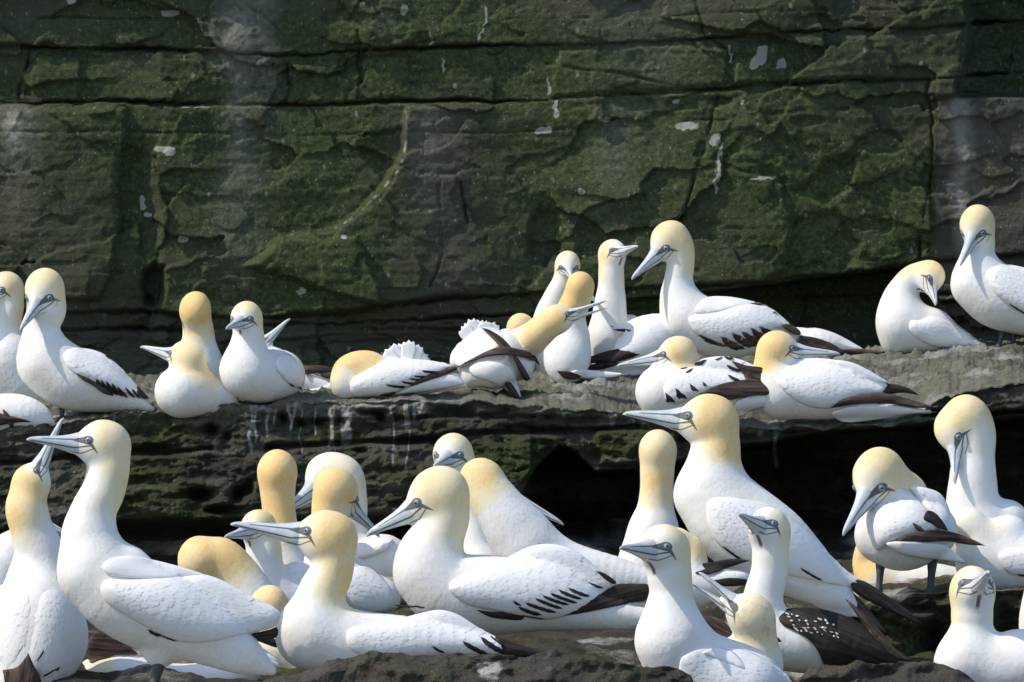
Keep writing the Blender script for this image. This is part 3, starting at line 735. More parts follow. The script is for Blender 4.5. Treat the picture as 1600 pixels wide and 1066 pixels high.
        X = X-g2*(np.clip(d, -3, 6)-lf)[:, None]
        F1 = np.array([(r*3+e, r*3+e+1, r*3+e+4, r*3+e+3) for r in range(3) for e in (0, 1)])
        F = (F1[None]+12*np.arange(len(P))[:, None, None]).reshape(-1, 4)
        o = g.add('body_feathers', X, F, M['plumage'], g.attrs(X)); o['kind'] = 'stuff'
    def coverts(g):
        """overlapping covert feathers laid in rows on each folded wing"""
        for wi, (O, off, T, width) in enumerate(g.wings):
            rng = np.random.RandomState(g.seed*7+wi)
            Cn = O.mean(0); w_, E = np.linalg.eigh((O-Cn).T@(O-Cn)); u = E[:, 1]
            bc = g.body[-1, :2]-g.body[0, :2]
            if u@bc < 0: u = -u
            v = np.array([-u[1], u[0]]); q = (O-Cn); ext = [(q@u).min(), (q@u).max(), (q@v).min(), (q@v).max()]
            k = 7.75/g.Y; dl, dw = 9.5*k, 7.0*k; rows = []
            L0 = ext[1]-ext[0]
            for i, a in enumerate(np.arange(ext[0]+2, ext[1]-10*k, dl)):
                for b in np.arange(ext[2], ext[3], dw):
                    rows.append((a+rng.randn()*1.3*k, b+(i % 2)*dw/2+rng.randn()*1.0*k, (a-ext[0])/L0))
            R = np.array(rows); P = Cn+R[:, :1]*u+R[:, 1:2]*v
            sd = sdist(P[:, 0], P[:, 1], [tuple(p) for p in O]); m = sd > 1.5; R, P, sd = R[m], P[m], sd[m]
            if len(P) < 3: continue
            n = len(P); ang = rng.randn(n)*.09+0.10*np.sign(R[:, 1]*0+1)*(-(R[:, 1])/max(ext[3], 1))*.9
            d = np.cos(ang)[:, None]*u+np.sin(ang)[:, None]*v; s = np.stack([-d[:, 1], d[:, 0]], 1)
            ln = (15+15*R[:, 2])*k*(.9+.25*rng.rand(n)); wd = (5.0+.8*R[:, 2])*k
            Lr = np.array([0, .4, .78, 1.0]); Wr = np.array([.6, 1.0, .88, .32]); lift = np.array([-.5, .5, 1.15, 1.4])*.42; pts = []
            for a in range(4):
                for e in (-1, 0, 1):
                    pts.append(P+d*(ln*(Lr[a]-(.07 if e else 0)))[:, None]+s*(wd*Wr[a]*e)[:, None])
            X = np.stack(pts, 1).reshape(-1, 2)
            sx = sdist(X[:, 0], X[:, 1], [tuple(p) for p in O]).reshape(n, 12); ok = sx.min(1) > -1.0
            if ok.sum() < 3: continue
            X = X.reshape(n, 12, 2)[ok].reshape(-1, 2); n = int(ok.sum())
            z = g.wing_front(X[:, 0], X[:, 1]).reshape(n, 12)
            z = z-np.repeat(lift, 3)[None]+np.tile([.35, 0, .35], 4)[None]
            V3 = np.concatenate([X.reshape(n, 12, 2), z[..., None]], 2).reshape(-1, 3)
            F1 = np.array([(r*3+e, r*3+e+1, r*3+e+4, r*3+e+3) for r in range(3) for e in (0, 1)])
            F = (F1[None]+12*np.arange(n)[:, None, None]).reshape(-1, 4)
            wc = np.stack([np.tile(np.repeat(Lr, 3), n)*.03, np.tile([0, .007, .014]*4, n)+np.repeat(np.arange(n)*.37, 12), np.zeros(n*12)], 1)
            o = g.add('covert_feathers', V3, F, M['white'], {'wc': wc}); o['kind'] = 'stuff'
    def make_bill(g, openb):
        f = np.array([0.85, 1.0, 1.15, 1.3, 1.5, 1.75, 2.0, 2.3, 2.6, 2.85, 3.02, 3.12, 3.15])
        top = np.array([.44, .44, .40, .345, .285, .235, .20, .165, .135, .10, .055, -.01, -.055])
        bot = np.array([-.46, -.47, -.455, -.42, -.365, -.31, -.26, -.205, -.155, -.12, -.10, -.085, -.065])
        wid = np.array([.42, .42, .385, .335, .285, .24, .20, .165, .13, .095, .06, .03, .005])
        fs = 0.85+(f-0.85)*(g.L-0.85)/2.3
        def part(name, up_lo, ang):
            rings = []; hcs = []; K = 16
            for i in range(len(f)):
                mid = -0.08 + 0.01*(f[i]-1); t, b = top[i], bot[i]
                if up_lo == 'u': b = mid-0.01
                if up_lo == 'l': t = mid+0.01
                cu = (t+b)/2; hu = (t-b)/2
                for j in range(K):
                    a = 2*math.pi*j/K; ca, sa = math.cos(a), math.sin(a)
                    u = cu+hu*np.sign(sa)*abs(sa)**0.85; s = wid[i]*np.sign(ca)*abs(ca)**0.8
                    if sa > 0: s *= 1-0.25*sa
                    ff = fs[i]; uu = u
                    if ang:
                        c0, s0 = math.cos(ang), math.sin(ang); x = ff-0.9
                        ff = 0.9+x*c0-(u+0.15)*s0*1.0; uu = -0.15+x*s0+(u+0.15)*c0
                    rings.append(g.head+g.R*(ff*g.F+s*g.S+uu*g.U)); hcs.append((f[i], s, u))
            n = len(f); fc = []
            for i in range(n-1):
                for j in range(K):
                    fc.append((i*K+j, i*K+(j+1) % K, (i+1)*K+(j+1) % K, (i+1)*K+j))
            fc.append(tuple(range(K))[::-1]); fc.append(tuple((n-1)*K+j for j in range(K)))
            V = np.array(rings)
            o = g.add(name, V, fc, M['bill'], {'hc': np.array(hcs)})
            return o
        if openb:
            part('upper_mandible', 'u', openb*0.45); part('lower_mandible', 'l', -openb*0.55)
        else: part('bill', None, 0)
    def make_eyes(g):
        for sg in (1, -1):
            base = g.head+g.R*(0.80*g.F+0.13*g.U)
            t = 1.3
            while t > 0.1 and g.sdf((base+sg*t*g.R*g.S)[None])[0] > 0: t -= 0.01
            c = base+sg*t*g.R*g.S
            e = 0.8; N = unit([g.sdf((c+np.eye(3)[i]*e)[None])[0]-g.sdf((c-np.eye(3)[i]*e)[None])[0] for i in range(3)])
            A = unit(g.F-(g.F@N)*N); B = np.cross(N, A)
            def dome(name, r, hgt, lift, mat, par=None, inner=0.0):
                V = []; fc = []; K = 20; rr = 5
                for i in range(rr):
                    th = (math.pi/2)*i/(rr-1)
                    rad = inner+(r-inner)*math.cos(th) if inner else r*math.cos(th)
                    z = hgt*math.sin(th)
                    for j in range(K):
                        a = 2*math.pi*j/K
                        V.append(c+g.R*(rad*(math.cos(a)*A+math.sin(a)*B)+(z+lift)*N))
                for i in range(rr-1):
                    for j in range(K): fc.append((i*K+j, i*K+(j+1) % K, (i+1)*K+(j+1) % K, (i+1)*K+j))
                return g.add(name, V, fc, mat, parent=par)
            e0 = dome('eye', 0.138, 0.06, -0.01, M['ring'])
            def sub(name, r, hgt, lift, mat):
                V = []; fc = []; K = 18
                for i in range(4):
                    th = (math.pi/2)*i/3
                    for j in range(K):
                        a = 2*math.pi*j/K; V.append(c+g.R*(r*math.cos(th)*(math.cos(a)*A+math.sin(a)*B)+(hgt*math.sin(th)+lift)*N))
                for i in range(3):
                    for j in range(K): fc.append((i*K+j, i*K+(j+1) % K, (i+1)*K+(j+1) % K, (i+1)*K+j))
                o = mesh_obj(name, g.P(V), fc, mat, e0, None, True, origin=g.base)
            sub('iris', 0.106, 0.04, 0.03, M['iris'])
            sub('pupil', 0.058, 0.03, 0.052, M['pupil'])
    # ---- shells: wings and feather groups lying on the body
    def csurf(g, X, Y, side=1):
        S = g.body if not g.lumps else np.vstack([g.body, np.array(g.lumps)])
        num = 0; den = 0; dm = None
        ds = [np.hypot(X-s[0], Y-s[1])-s[3] for s in S]; m = np.min(ds, axis=0)
        for s, e in zip(S, ds):
            w = np.exp(-(e-m)/7.0); d = e+s[3]
            z = s[2]-side*np.sqrt(np.maximum(s[3]**2-d**2, (0.22*s[3])**2))
            num = num+w*z; den = den+w
        cs = num/den
        if side < 0: return cs
        # march to the real front of the body so that nothing laid on it sinks in
        z = np.full(np.shape(X), min(s[2]-s[3] for s in S)-8.0); zm = max(s[2] for s in S)
        for _ in range(16):
            Pq = np.stack([X, Y, z], -1); d = chain_sdf(Pq, g.body)
            for l in g.lumps: d = smin(d, np.sqrt(((Pq-l[:3])**2).sum(-1))-l[3], 14)
            z = np.minimum(z+np.maximum(d-.6, 0)*.95, zm+5)
        return np.where(z < zm, np.minimum(cs, z), cs)
    def shell(g, name, pts, mat, T=8, width=14, off=0.0, side=1, base=None, step=None, T_back=None):
        if isinstance(pts, dict):
            d = dict(pts); pts = d.pop('p'); T = d.get('T', T); off = d.get('off', off); width = d.get('w', width); mat = M[d['m']] if 'm' in d else mat
        O = outline(pts, 3.6); n = len(O)
        x0, y0 = O.min(0); x1, y1 = O.max(0); st = step or 5.0
        gx, gy = np.meshgrid(np.arange(x0, x1, st), np.arange(y0, y1, st)); gx = gx.ravel()+0.13; gy = gy.ravel()+0.17
        gx = gx + (np.random.rand(len(gx))-.5)*st*.3; gy = gy+(np.random.rand(len(gy))-.5)*st*.3
        sd = sdist(gx, gy, [tuple(p) for p in O]); k = sd > st*0.42
        # extra ring just inside the edge for a rounded rim
        ctr = O.mean(0); rim = []
        for dist in (1.6,):
            nx = np.roll(O, -1, 0)-np.roll(O, 1, 0); nrm = np.stack([-nx[:, 1], nx[:, 0]], 1); nrm /= np.linalg.norm(nrm, axis=1)[:, None]+1e-9
            area = 0.5*np.sum(O[:, 0]*np.roll(O[:, 1], -1)-np.roll(O[:, 0], -1)*O[:, 1]); nrm *= 1 if area > 0 else -1
            R_ = O+nrm*dist; sr = sdist(R_[:, 0], R_[:, 1], [tuple(p) for p in O]); rim.append(R_[sr > dist*0.8])
        P2 = np.vstack([O, np.stack([gx[k], gy[k]], 1)]+rim)
        verts = [Vector((float(a), float(b))) for a, b in P2]
        r = delaunay_2d_cdt(verts, [], [list(range(n))], 1, 1e-4)
        V2 = np.array([[v.x, v.y] for v in r[0]]); T3 = [tuple(f) for f in r[2] if len(f) == 3]
        if not T3: return None
        D = np.maximum(sdist(V2[:, 0], V2[:, 1], [tuple(p) for p in O]), 0); D[D < 0.05] = 0
        cs = (base(V2[:, 0], V2[:, 1]) if base else g.csurf(V2[:, 0], V2[:, 1], side)) - side*off
        u = np.clip(D/width, 0, 1); t = T*np.sqrt(np.maximum(1-(1-u)**2, 0))
        rel = 0.25*np.sin(V2[:, 0]/19+g.seed)*np.sin(V2[:, 1]/15)*u
        if name == 'primary_feathers':
            w0, E0 = np.linalg.eigh((O-O.mean(0)).T@(O-O.mean(0))); qv = (V2-O.mean(0))@E0[:, 0]+.04*((V2-O.mean(0))@E0[:, 1])
            rel = 1.3*(1-(qv/5.5+g.seed*.3) % 1.0)*u
        zf = cs-side*(t+rel); zb = cs+side*(t*0.7)
        N = len(V2); bd = D <= 0.05; bi = np.where(bd, np.arange(N), -1); k2 = N; 
        for i in range(N):
            if bi[i] < 0: bi[i] = k2; k2 += 1
        V = np.zeros((k2, 3)); V[:N, :2] = V2; V[:N, 2] = zf
        for i in range(N):
            if bi[i] != i: V[bi[i]] = (V2[i, 0], V2[i, 1], zb[i])
        Fc = []
        for a, b, c in T3:
            ar = (V2[b, 0]-V2[a, 0])*(V2[c, 1]-V2[a, 1])-(V2[c, 0]-V2[a, 0])*(V2[b, 1]-V2[a, 1])
            if (ar > 0) == (side > 0): a, b, c = a, c, b
            # front face looks to the camera
            Fc.append((a, b, c)); Fc.append((bi[a], bi[c], bi[b]))
        C = O-O.mean(0); w_, E = np.linalg.eigh(C.T@C); ax = E[:, 1]; ay = E[:, 0]
        if ax[0] < 0: ax = -ax
        q = V[:, :2]-O.mean(0); s = 0.0014
        wc = np.stack([q@ax*s, q@ay*s, V[:, 2]*s], 1)+g.seed*0.77+len(Fc)*0.01
        o = g.add(name, V, Fc, mat, {'wc': wc})
        if name == 'wing' and side > 0 and off > -10:
            g.wings.append((O, off, T, width))
        return o
    def wing_front(g, X, Y):
        z = g.csurf(X, Y)
        for O, off, T, width in g.wings:
            D = sdist(X, Y, [tuple(p) for p in O]); u = np.clip(D/width, 0, 1)
            z = np.where(D > 0, g.csurf(X, Y)-off-T*np.sqrt(np.maximum(1-(1-u)**2, 0))-0.6, z)
        return z
    def make_bars(g, bars):
        for b in bars:
            x0, y0, x1, y1 = b[:4]; w = b[4]/2 if len(b) > 4 else 2.2
            d = np.array([x1-x0, y1-y0], float); L = np.linalg.norm(d); d /= L; n = np.array([-d[1], d[0]])
            m = max(4, int(L/4)); rows = []; Fc = []
            for i in range(m+1):
                t = i/m; ww = w*min(1, 0.55+t*2.5)*min(1, (1-t)*5+0.35)*(1+.12*math.sin(i*2.3+x0))
                for s in (-1, 0, 1): rows.append(np.array([x0, y0])+d*(L*t+s*w*.7*(1-2*t))+n*(ww*s+w*.35*math.sin(t*2.6)))
            R = np.array(rows); z = g.wing_front(R[:, 0], R[:, 1])-1.6; z[1::3] -= 0.5; zb = z+2.5; K = len(R)
            V = [(*R[i], z[i]) for i in range(K)] + [(*R[i], zb[i]) for i in range(K)]
            for i in range(m):
                for s in (0, 1):
                    a = i*3+s; Fc.append((a, a+3, a+4, a+1)); Fc.append((a+K, a+K+1, a+K+4, a+K+3))
                a = i*3; Fc.append((a, a+K, a+K+3, a+3)); a += 2; Fc.append((a, a+3, a+K+3, a+K))
            a = 0; Fc.append((a, a+1, a+2, a+2+K, a+1+K, a+K)); a = m*3; Fc.append((a, a+K, a+1+K, a+2+K, a+2, a+1))
            wc = np.array([(R[i % K, 0]*.0014, R[i % K, 1]*.0014, 0) for i in range(2*K)])
            g.add('dark_feather', V, Fc, M[g.barm], {'wc': wc})
    def make_leg(g, x0, y0, x1, y1, r, dd=0.0, foot=True, dirn=-1):
        ringp = [(x0, y0-6, dd, r*1.5), (x0*.7+x1*.3, y0*.7+y1*.3, dd, r*1.05), (x0*.3+x1*.7, y0*.3+y1*.7, dd-1, r*.9), (x1, y1-r*.6, dd-2, r*1.15), (x1, y1, dd-2, r*1.3)]
        V = []; Fc = []; K = 12
        for x, y, z, q in ringp:
            for j in range(K):
                a = 2*math.pi*j/K; V.append((x+q*math.cos(a), y, z+q*1.2*math.sin(a)))
        for i in range(len(ringp)-1):
            for j in range(K): Fc.append((i*K+j, (i+1)*K+j, (i+1)*K+(j+1) % K, i*K+(j+1) % K))
        Fc.append(tuple(range(K))); Fc.append(tuple((len(ringp)-1)*K+j for j in range(K))[::-1])
        lo = g.add('leg', V, Fc, M['leg'])
        if foot:
            V = []; Fc = []; K = 25; L = r*6.0
            for i in range(7):
                t = i/6
                for j in range(K):
                    a = -0.62+1.24*j/(K-1); web = 1-0.22*(math.sin(math.pi*((j/(K-1))*3 % 1)))*t
                    rad = L*t*web; x = x1+dirn*rad*math.cos(a)*0.75; z = dd-2-rad*abs(math.cos(a))*0.5+rad*math.sin(a)
                    toe = max(0, 1-min(abs(j/(K-1)-q) for q in (0.0, 1/3, 2/3, 1.0))*14)
                    V.append((x, y1+1.5+t*1.5-(1-t)*r*.7-toe*r*.30*(1-t*.5), z))
            n = len(V)
            V += [(v[0], y1+5, v[2]) for v in V]
            for i in range(6):
                for j in range(K-1):
                    a = i*K+j; Fc.append((a, a+K, a+K+1, a+1)); Fc.append((n+a, n+a+1, n+a+K+1, n+a+K))
            for j in range(K-1): a = 6*K+j; Fc.append((a, a+n, a+n+1, a+1))
            mesh_obj('foot', g.P(V), Fc, M['leg'], lo, None, True, origin=g.base)
# ---------------------------------------------------------------- the gannets, upper ledge
G = Gannet; U = upper_y
G('white gannet cut by the left picture edge, behind the bowed upper ledge gannet', U(20, 640)+.05,
  body=[(8, 565, 48), (35, 600, 42), (75, 628, 20), (92, 636, 8)], neck=[(14, 478, 24), (10, 505, 23), (2, 535, 30)], head=(9, 452, 28), bill=(-56, 470, -1), yt=.63)
G('gannet lying low at far left of the upper ledge, brown wing tips showing', U(20, 664),
  body=[(-40, 650, 30), (20, 648, 33), (55, 652, 24), (78, 660, 8)], brown=[[(-10, 645), (8, 648), (30, 653), (52, 660, 1), (30, 660), (5, 664), (-10, 668)], [(4, 640), (14, 648), (22, 668), (12, 662)]], dirt=.05)
G('gannet standing at left of the upper ledge, head bowed over its breast', U(110, 651),
  body=[(73, 566, 46), (108, 590, 50), (150, 602, 42), (192, 620, 24), (238, 640, 4)], neck=[(72, 482, 31), (66, 508, 28), (66, 535, 33)], head=(70, 453, 33.5), bill=(31, 516, -1), yt=.55, yl=2.2,
  white=[[(99, 556), (103, 549), (118, 543), (138, 545), (160, 552), (182, 568), (203, 590), (220, 608), (232, 624, 1), (222, 622), (205, 617), (185, 612), (168, 605), (145, 596), (122, 587), (105, 573)]],
  brown=[{'p': [(114, 578), (122, 581), (134, 582), (138, 590), (150, 598), (163, 605), (172, 613), (178, 619), (160, 614), (146, 603), (130, 594)], 'off': 3}],
  bars=[(150, 594, 165, 610, 6), (158, 596, 174, 615, 5), (166, 598, 182, 617, 6), (175, 601, 190, 619, 5), (184, 606, 199, 621, 5), (197, 607, 210, 621, 4), (207, 609, 219, 622, 3.5), (214, 605, 231, 622, 6), (214, 612, 228, 623, 4), (165, 556, 176, 561, 2)],
  legs=[(97, 638, 97, 652, 3.6), (133, 630, 128, 651, 3.6, 12)], dirt=.3)
G('orange headed gannet bowing behind the small sitting one on the upper ledge', U(310, 612),
  body=[(310, 575, 38, 25), (325, 590, 36, 55), (340, 600, 30, 85)], neck=[(309, 512, 24, 14), (310, 540, 27, 18)], head=(305, 484, 27), bill=(291, 566, 1), up=(.1, -.35, -1), yt=1.0, yl=2.6, eyes=False, lumps=[(290, 565, 24, 15)])
G('small sitting gannet on the upper ledge with bill level to the left', U(300, 642),
  body=[(283, 612, 39), (312, 614, 35, 8), (348, 620, 26, 20)], neck=[(298, 585, 26, 2), (296, 600, 30, 0)], head=(293, 560, 28.5), bill=(219, 541, 1), yt=.55, yl=1.7, dirt=.3)
G('plump gannet on the upper ledge with bill aimed at the viewer', U(410, 629),
  body=[(384, 580, 40), (405, 588, 42, 18), (437, 585, 38, 60), (447, 590, 28, 85)], neck=[(388, 520, 24), (387, 545, 29)], head=(385, 498, 27), bill=(353, 513, -1), yt=.58, yl=1.7,
  white=[[(432, 560), (440, 552), (455, 556), (468, 572), (476, 590), (474, 602), (470, 607), (455, 602), (440, 588), (432, 575)]], brown=[{'p': [(452, 597), (460, 600), (468, 602), (471, 604), (472, 612, 1), (466, 605), (456, 604)], 'off': 3, 'T': 1.5}], dirt=.25)
G('gannet hidden behind the plump one, only its raised bill and brown wing tip showing', U(440, 612)+.04,
  body=[(425, 575, 30), (470, 598, 20), (510, 608, 14), (525, 612, 6)], neck=[(402, 572, 20)], head=(398, 549, 22), bill=(453, 497, 0), yt=.53,
  brown=[[(474, 572), (500, 571), (523, 576), (542, 584, 1), (520, 582), (498, 583), (474, 585)], [(500, 583), (518, 584), (519, 592), (505, 590)]], tail=[[(455, 623, 1), (472, 611), (500, 606), (522, 598), (526, 618), (490, 622)]])
G('gannet lying on the upper ledge with head tucked under fluffy white feathers', U(600, 621),
  body=[(538, 604, 17), (570, 600, 22), (610, 592, 29), (660, 592, 24), (715, 600, 8), (726, 602, 4)], neck=[(560, 572, 24, 6), (543, 578, 22, 6), (536, 592, 19, 0)], head=(577, 573, 24, 5), bill=(655, 590, 0), yt=.85, yl=3,
  white=[{'p': [(546, 600), (552, 590), (570, 574), (590, 564), (612, 560), (640, 561), (670, 563), (700, 569), (709, 574, 1), (690, 582), (665, 590), (640, 603), (610, 616), (575, 621), (552, 619)], 'T': 10}],
  fans=[(634, 578, [(597, 551), (609, 540), (624, 537), (640, 532), (655, 539), (669, 555)], 11.5, -14)],
  brown=[[(638, 605, 1), (655, 592), (680, 580), (706, 573), (714, 575), (712, 579), (690, 588), (660, 597)], {'p': [(590, 613), (605, 612), (618, 612), (612, 618), (592, 618)], 'off': 4}],
  bars=[(604, 602, 634, 605, 4), (628, 597, 652, 600, 3.5), (640, 592, 662, 594, 3), (648, 588, 668, 589, 3), (660, 580, 690, 582, 4)],
  tail=[{'p': [(616, 618, 1), (640, 605), (675, 592), (705, 583), (716, 585), (726, 600, 1), (700, 606), (660, 613)], 'off': 2}])
G('gannet seen from behind lunging right with open bill and crossed brown wing tips', U(775, 619),
  body=[(772, 572, 34, 0), (785, 558, 38, 34), (798, 552, 36, 66)], neck=[(852, 511, 23, -4), (835, 526, 25, 14), (818, 540, 28, 40)], head=(870, 499, 23, -10), bill=(949, 474, 0), openb=.17, yt=.75, yl=3.6,
  lumps=[(738, 572, 22, 10), (750, 545, 24, 28), (812, 572, 22, 28), (738, 590, 16, 0)], dirt=.2,
  white=[{'p': [(703, 568), (705, 552), (716, 538), (735, 522), (752, 512), (778, 514), (790, 528), (780, 544), (750, 558), (724, 572), (708, 574)], 'off': 10, 'T': 7}, {'p': [(782, 516), (798, 514), (815, 524), (828, 545), (834, 570), (830, 592), (822, 596), (812, 575), (796, 548), (784, 530)], 'off': 8, 'T': 7}],
  fans=[(750, 548, [(722, 510), (733, 499), (747, 500), (761, 502), (774, 504)], 12, -8)],
  brown=[{'p': [(712, 575, 1), (735, 562), (760, 549), (785, 541), (808, 545), (828, 550), (838, 558), (844, 572, 1), (828, 561), (800, 556), (770, 556), (740, 564)], 'off': 26}, {'p': [(752, 512, 1), (766, 516), (786, 529), (803, 549), (796, 553), (778, 538), (764, 524)], 'off': 24}, {'p': [(800, 552), (808, 558), (820, 576), (829, 592, 1), (820, 595), (808, 574)], 'off': 22}],
  tail=[{'p': [(733, 577), (745, 567), (770, 565), (795, 573), (806, 592), (816, 624, 1), (806, 622), (786, 606), (762, 595), (742, 590)], 'off': 20}, {'p': [(789, 600, 1), (794, 596), (800, 600), (808, 612), (815, 625, 1), (803, 620), (794, 610)], 'off': 33, 'm': 'brown', 'T': 2}])
G('gannet whose yellow crown alone shows behind the lunging open billed one', U(815, 592)+.1,
  body=[(805, 570, 28), (790, 585, 24, 20)], neck=[(808, 535, 20)], head=(814, 513, 23.5), bill=(850, 545, 1), yt=.75)
G('gannet staring at the viewer just above a round orange nape', U(850, 592)+.12,
  body=[(855, 545, 30, 20), (858, 570, 30, 25)], neck=[(880, 440, 17), (867, 465, 18), (857, 500, 24, 6)], head=(887, 414, 21.5), bill=(894, 440, -1), yt=.53)
G('gannet with its back turned and a round deep orange head', U(880, 600)+.02,
  body=[(886, 530, 33, 20), (886, 560, 37, 0), (884, 578, 24, -10)], neck=[(900, 470, 23, 4), (890, 496, 25, 12)], head=(907, 448, 23.5), bill=(930, 470, 1), yt=1.0, yl=2.6,
  tail=[[(900, 578), (940, 580), (980, 584, 1), (955, 590), (912, 592), (885, 590)]], brown=[{'p': [(870, 580, 1), (885, 580), (900, 583), (910, 588), (898, 593), (882, 592)], 'off': 3}])
G('tall upright gannet facing right toward the biggest upper ledge gannet', U(950, 594)+.04,
  body=[(951, 525, 31), (953, 550, 33, 8), (972, 560, 32, 40)], neck=[(955, 420, 20), (955, 450, 21), (953, 482, 26)], head=(957, 397, 23), bill=(997, 384, -1), yt=.58, yl=2.6, lumps=[(984, 515, 24, 30)])
G('gannet with dark wing tips pointing left between the two tall upper ledge gannets', U(985, 594)-.03,
  body=[(1050, 545, 30, 40), (1020, 535, 38, 15), (985, 550, 27, 0), (960, 565, 14, -6)], neck=[(1078, 530, 20, 70)], head=(1090, 520, 20, 85), bill=(1150, 540, 1), yt=.53,
  white=[[(954, 510, 1), (975, 505), (990, 498), (1010, 492), (1040, 492), (1058, 515), (1055, 545), (1020, 560), (985, 562), (958, 552), (962, 535), (972, 522), (965, 517)]],
  brown=[{'p': [(897, 568, 1), (915, 560), (940, 551), (960, 546), (982, 543), (998, 550), (1006, 553), (985, 560), (960, 566), (932, 568), (912, 566)], 'm': 'black', 'off': 7}, {'p': [(903, 580, 1), (925, 570), (950, 565), (968, 568), (945, 576), (925, 580)], 'm': 'black', 'off': 6}, {'p': [(956, 515, 1), (975, 514), (987, 514), (989, 518), (970, 518)], 'm': 'black', 'T': 1.5, 'off': 9}],
  tail=[[(935, 582, 1), (960, 570), (990, 562), (1020, 565), (1015, 582), (980, 588)]])
G('largest gannet on the upper ledge, neck arched and bill slanting down left', U(1130, 596)-.02,
  body=[(1075, 497, 40), (1112, 512, 45), (1160, 513, 41), (1205, 520, 28), (1248, 530, 9)], neck=[(1060, 388, 25), (1063, 412, 22), (1060, 440, 23), (1062, 468, 31)], head=(1047, 376, 31), bill=(986, 436, -1), yt=.63, yl=2.8,
  lumps=[(1120, 545, 14), (1150, 535, 22)],
  white=[[(1075, 500), (1079, 493), (1095, 490), (1125, 486), (1155, 476), (1180, 474), (1205, 482), (1228, 500), (1244, 516), (1250, 522, 1), (1232, 516), (1215, 512), (1195, 520), (1170, 530), (1145, 536), (1120, 536), (1100, 530), (1083, 518)]],
  scap=[{'p': [(1085, 485), (1100, 466), (1130, 463), (1165, 468), (1200, 478), (1180, 475), (1150, 480), (1120, 488), (1095, 490)], 'T': 4}],
  barm='brown', bars=[(1128, 530, 1160, 545, 11), (1145, 524, 1180, 541, 11), (1160, 521, 1191, 536, 9), (1174, 516, 1200, 530, 10), (1188, 513, 1214, 524, 9), (1092, 524, 1120, 536, 4), (1100, 532, 1135, 541, 4), (1168, 471, 1193, 475, 4), (1208, 487, 1214, 490, 2)],
  brown=[{'p': [(1221, 508), (1234, 507), (1246, 513), (1252, 521), (1246, 524), (1232, 518)], 'off': 12}, [(1250, 524, 1), (1275, 528), (1300, 537), (1324, 552, 1), (1300, 551), (1270, 545), (1245, 540)]], dirt=.2, far=True)
G('white wedge of folded wing behind the largest upper ledge gannet', U(1280, 556),
  body=[(1180, 530, 26, 20), (1230, 532, 22, 10), (1280, 536, 20), (1320, 545, 8), (1345, 549, 3)], neck=[(1165, 515, 18, 40)], head=(1160, 505, 18, 55), bill=(1110, 515, 1), yt=.53,
  white=[[(1235, 525), (1255, 514), (1278, 513), (1305, 521), (1330, 534), (1352, 547, 1), (1320, 548), (1280, 550), (1245, 548)]], brown=[[(1316, 548, 1), (1350, 546), (1393, 551, 1), (1355, 554), (1320, 554)]])
G('sitting gannet with chequered brown and white wing at front of the upper ledge', U(1080, 660),
  body=[(1035, 612, 40), (1080, 614, 42), (1140, 615, 33), (1200, 618, 20), (1262, 620, 6)], neck=[(1070, 572, 24, 4), (1062, 590, 26, 2), (1048, 602, 34)], head=(1059, 553, 28), bill=(963, 571, 0), yt=.65, yl=2.2, lumps=[(1032, 642, 20)],
  white=[[(1036, 606), (1045, 590), (1062, 574), (1090, 563), (1120, 557), (1150, 560), (1180, 572), (1195, 585), (1170, 598), (1140, 607), (1110, 615), (1085, 622), (1060, 632), (1042, 628)]],
  brown=[{'p': [(1092, 616, 1), (1115, 604), (1140, 597), (1175, 593), (1215, 600), (1250, 605), (1284, 613, 1), (1250, 619), (1200, 617), (1165, 620), (1140, 625), (1118, 618)], 'off': 10},
         {'p': [(1143, 564), (1165, 571), (1190, 574), (1216, 583), (1240, 587), (1244, 593, 1), (1226, 603), (1200, 599), (1168, 594), (1160, 582)], 'off': 12}, {'p': [(1203, 590), (1225, 586), (1243, 588), (1244, 594, 1), (1225, 603), (1212, 598)], 'off': 16, 'm': 'black'}],
  bars=[(1040, 618, 1052, 628, 10), (1056, 611, 1070, 622, 10), (1078, 602, 1090, 611, 6), (1098, 598, 1104, 603, 4), (1064, 576, 1078, 568, 5), (1086, 570, 1102, 563, 6), (1072, 582, 1082, 576, 3), (1132, 558, 1145, 560, 4), (1136, 572, 1158, 580, 5), (1138, 587, 1156, 595, 5), (1118, 562, 1128, 558, 2)],
  tail=[{'p': [(1150, 628), (1185, 616), (1230, 621), (1252, 627, 1), (1215, 632), (1180, 640), (1155, 650)], 'off': 3}], dirt=.3)
G('sitting gannet with golden head facing right and long brown tail feathers', U(1290, 661),
  body=[(1222, 612, 42), (1285, 612, 43), (1340, 622, 32), (1392, 634, 17), (1452, 643, 4)], neck=[(1205, 566, 26), (1208, 588, 32)], head=(1214, 547, 30), bill=(1313, 552, 0), yt=.85, yl=1.6,
  white=[[(1212, 592), (1228, 572), (1252, 561), (1285, 560), (1320, 566), (1350, 580), (1378, 594), (1390, 602, 1), (1380, 613), (1345, 618), (1318, 630), (1295, 639), (1260, 634), (1228, 615)]],
  scap=[{'p': [(1305, 565), (1330, 566), (1360, 580), (1391, 599, 1), (1365, 598), (1335, 590)], 'off': 6}],
  brown=[{'p': [(1362, 598, 1), (1395, 600), (1420, 607), (1437, 618, 1), (1412, 614), (1385, 615)], 'm': 'black', 'off': 3}, {'p': [(1297, 638, 1), (1318, 624), (1350, 616), (1385, 615), (1425, 625), (1466, 638, 1), (1430, 637), (1390, 631), (1345, 631)], 'off': 9}],
  tail=[{'p': [(1300, 645), (1345, 632), (1400, 633), (1463, 644, 1), (1420, 648), (1370, 656), (1320, 660)], 'off': 2}], dirt=.35)
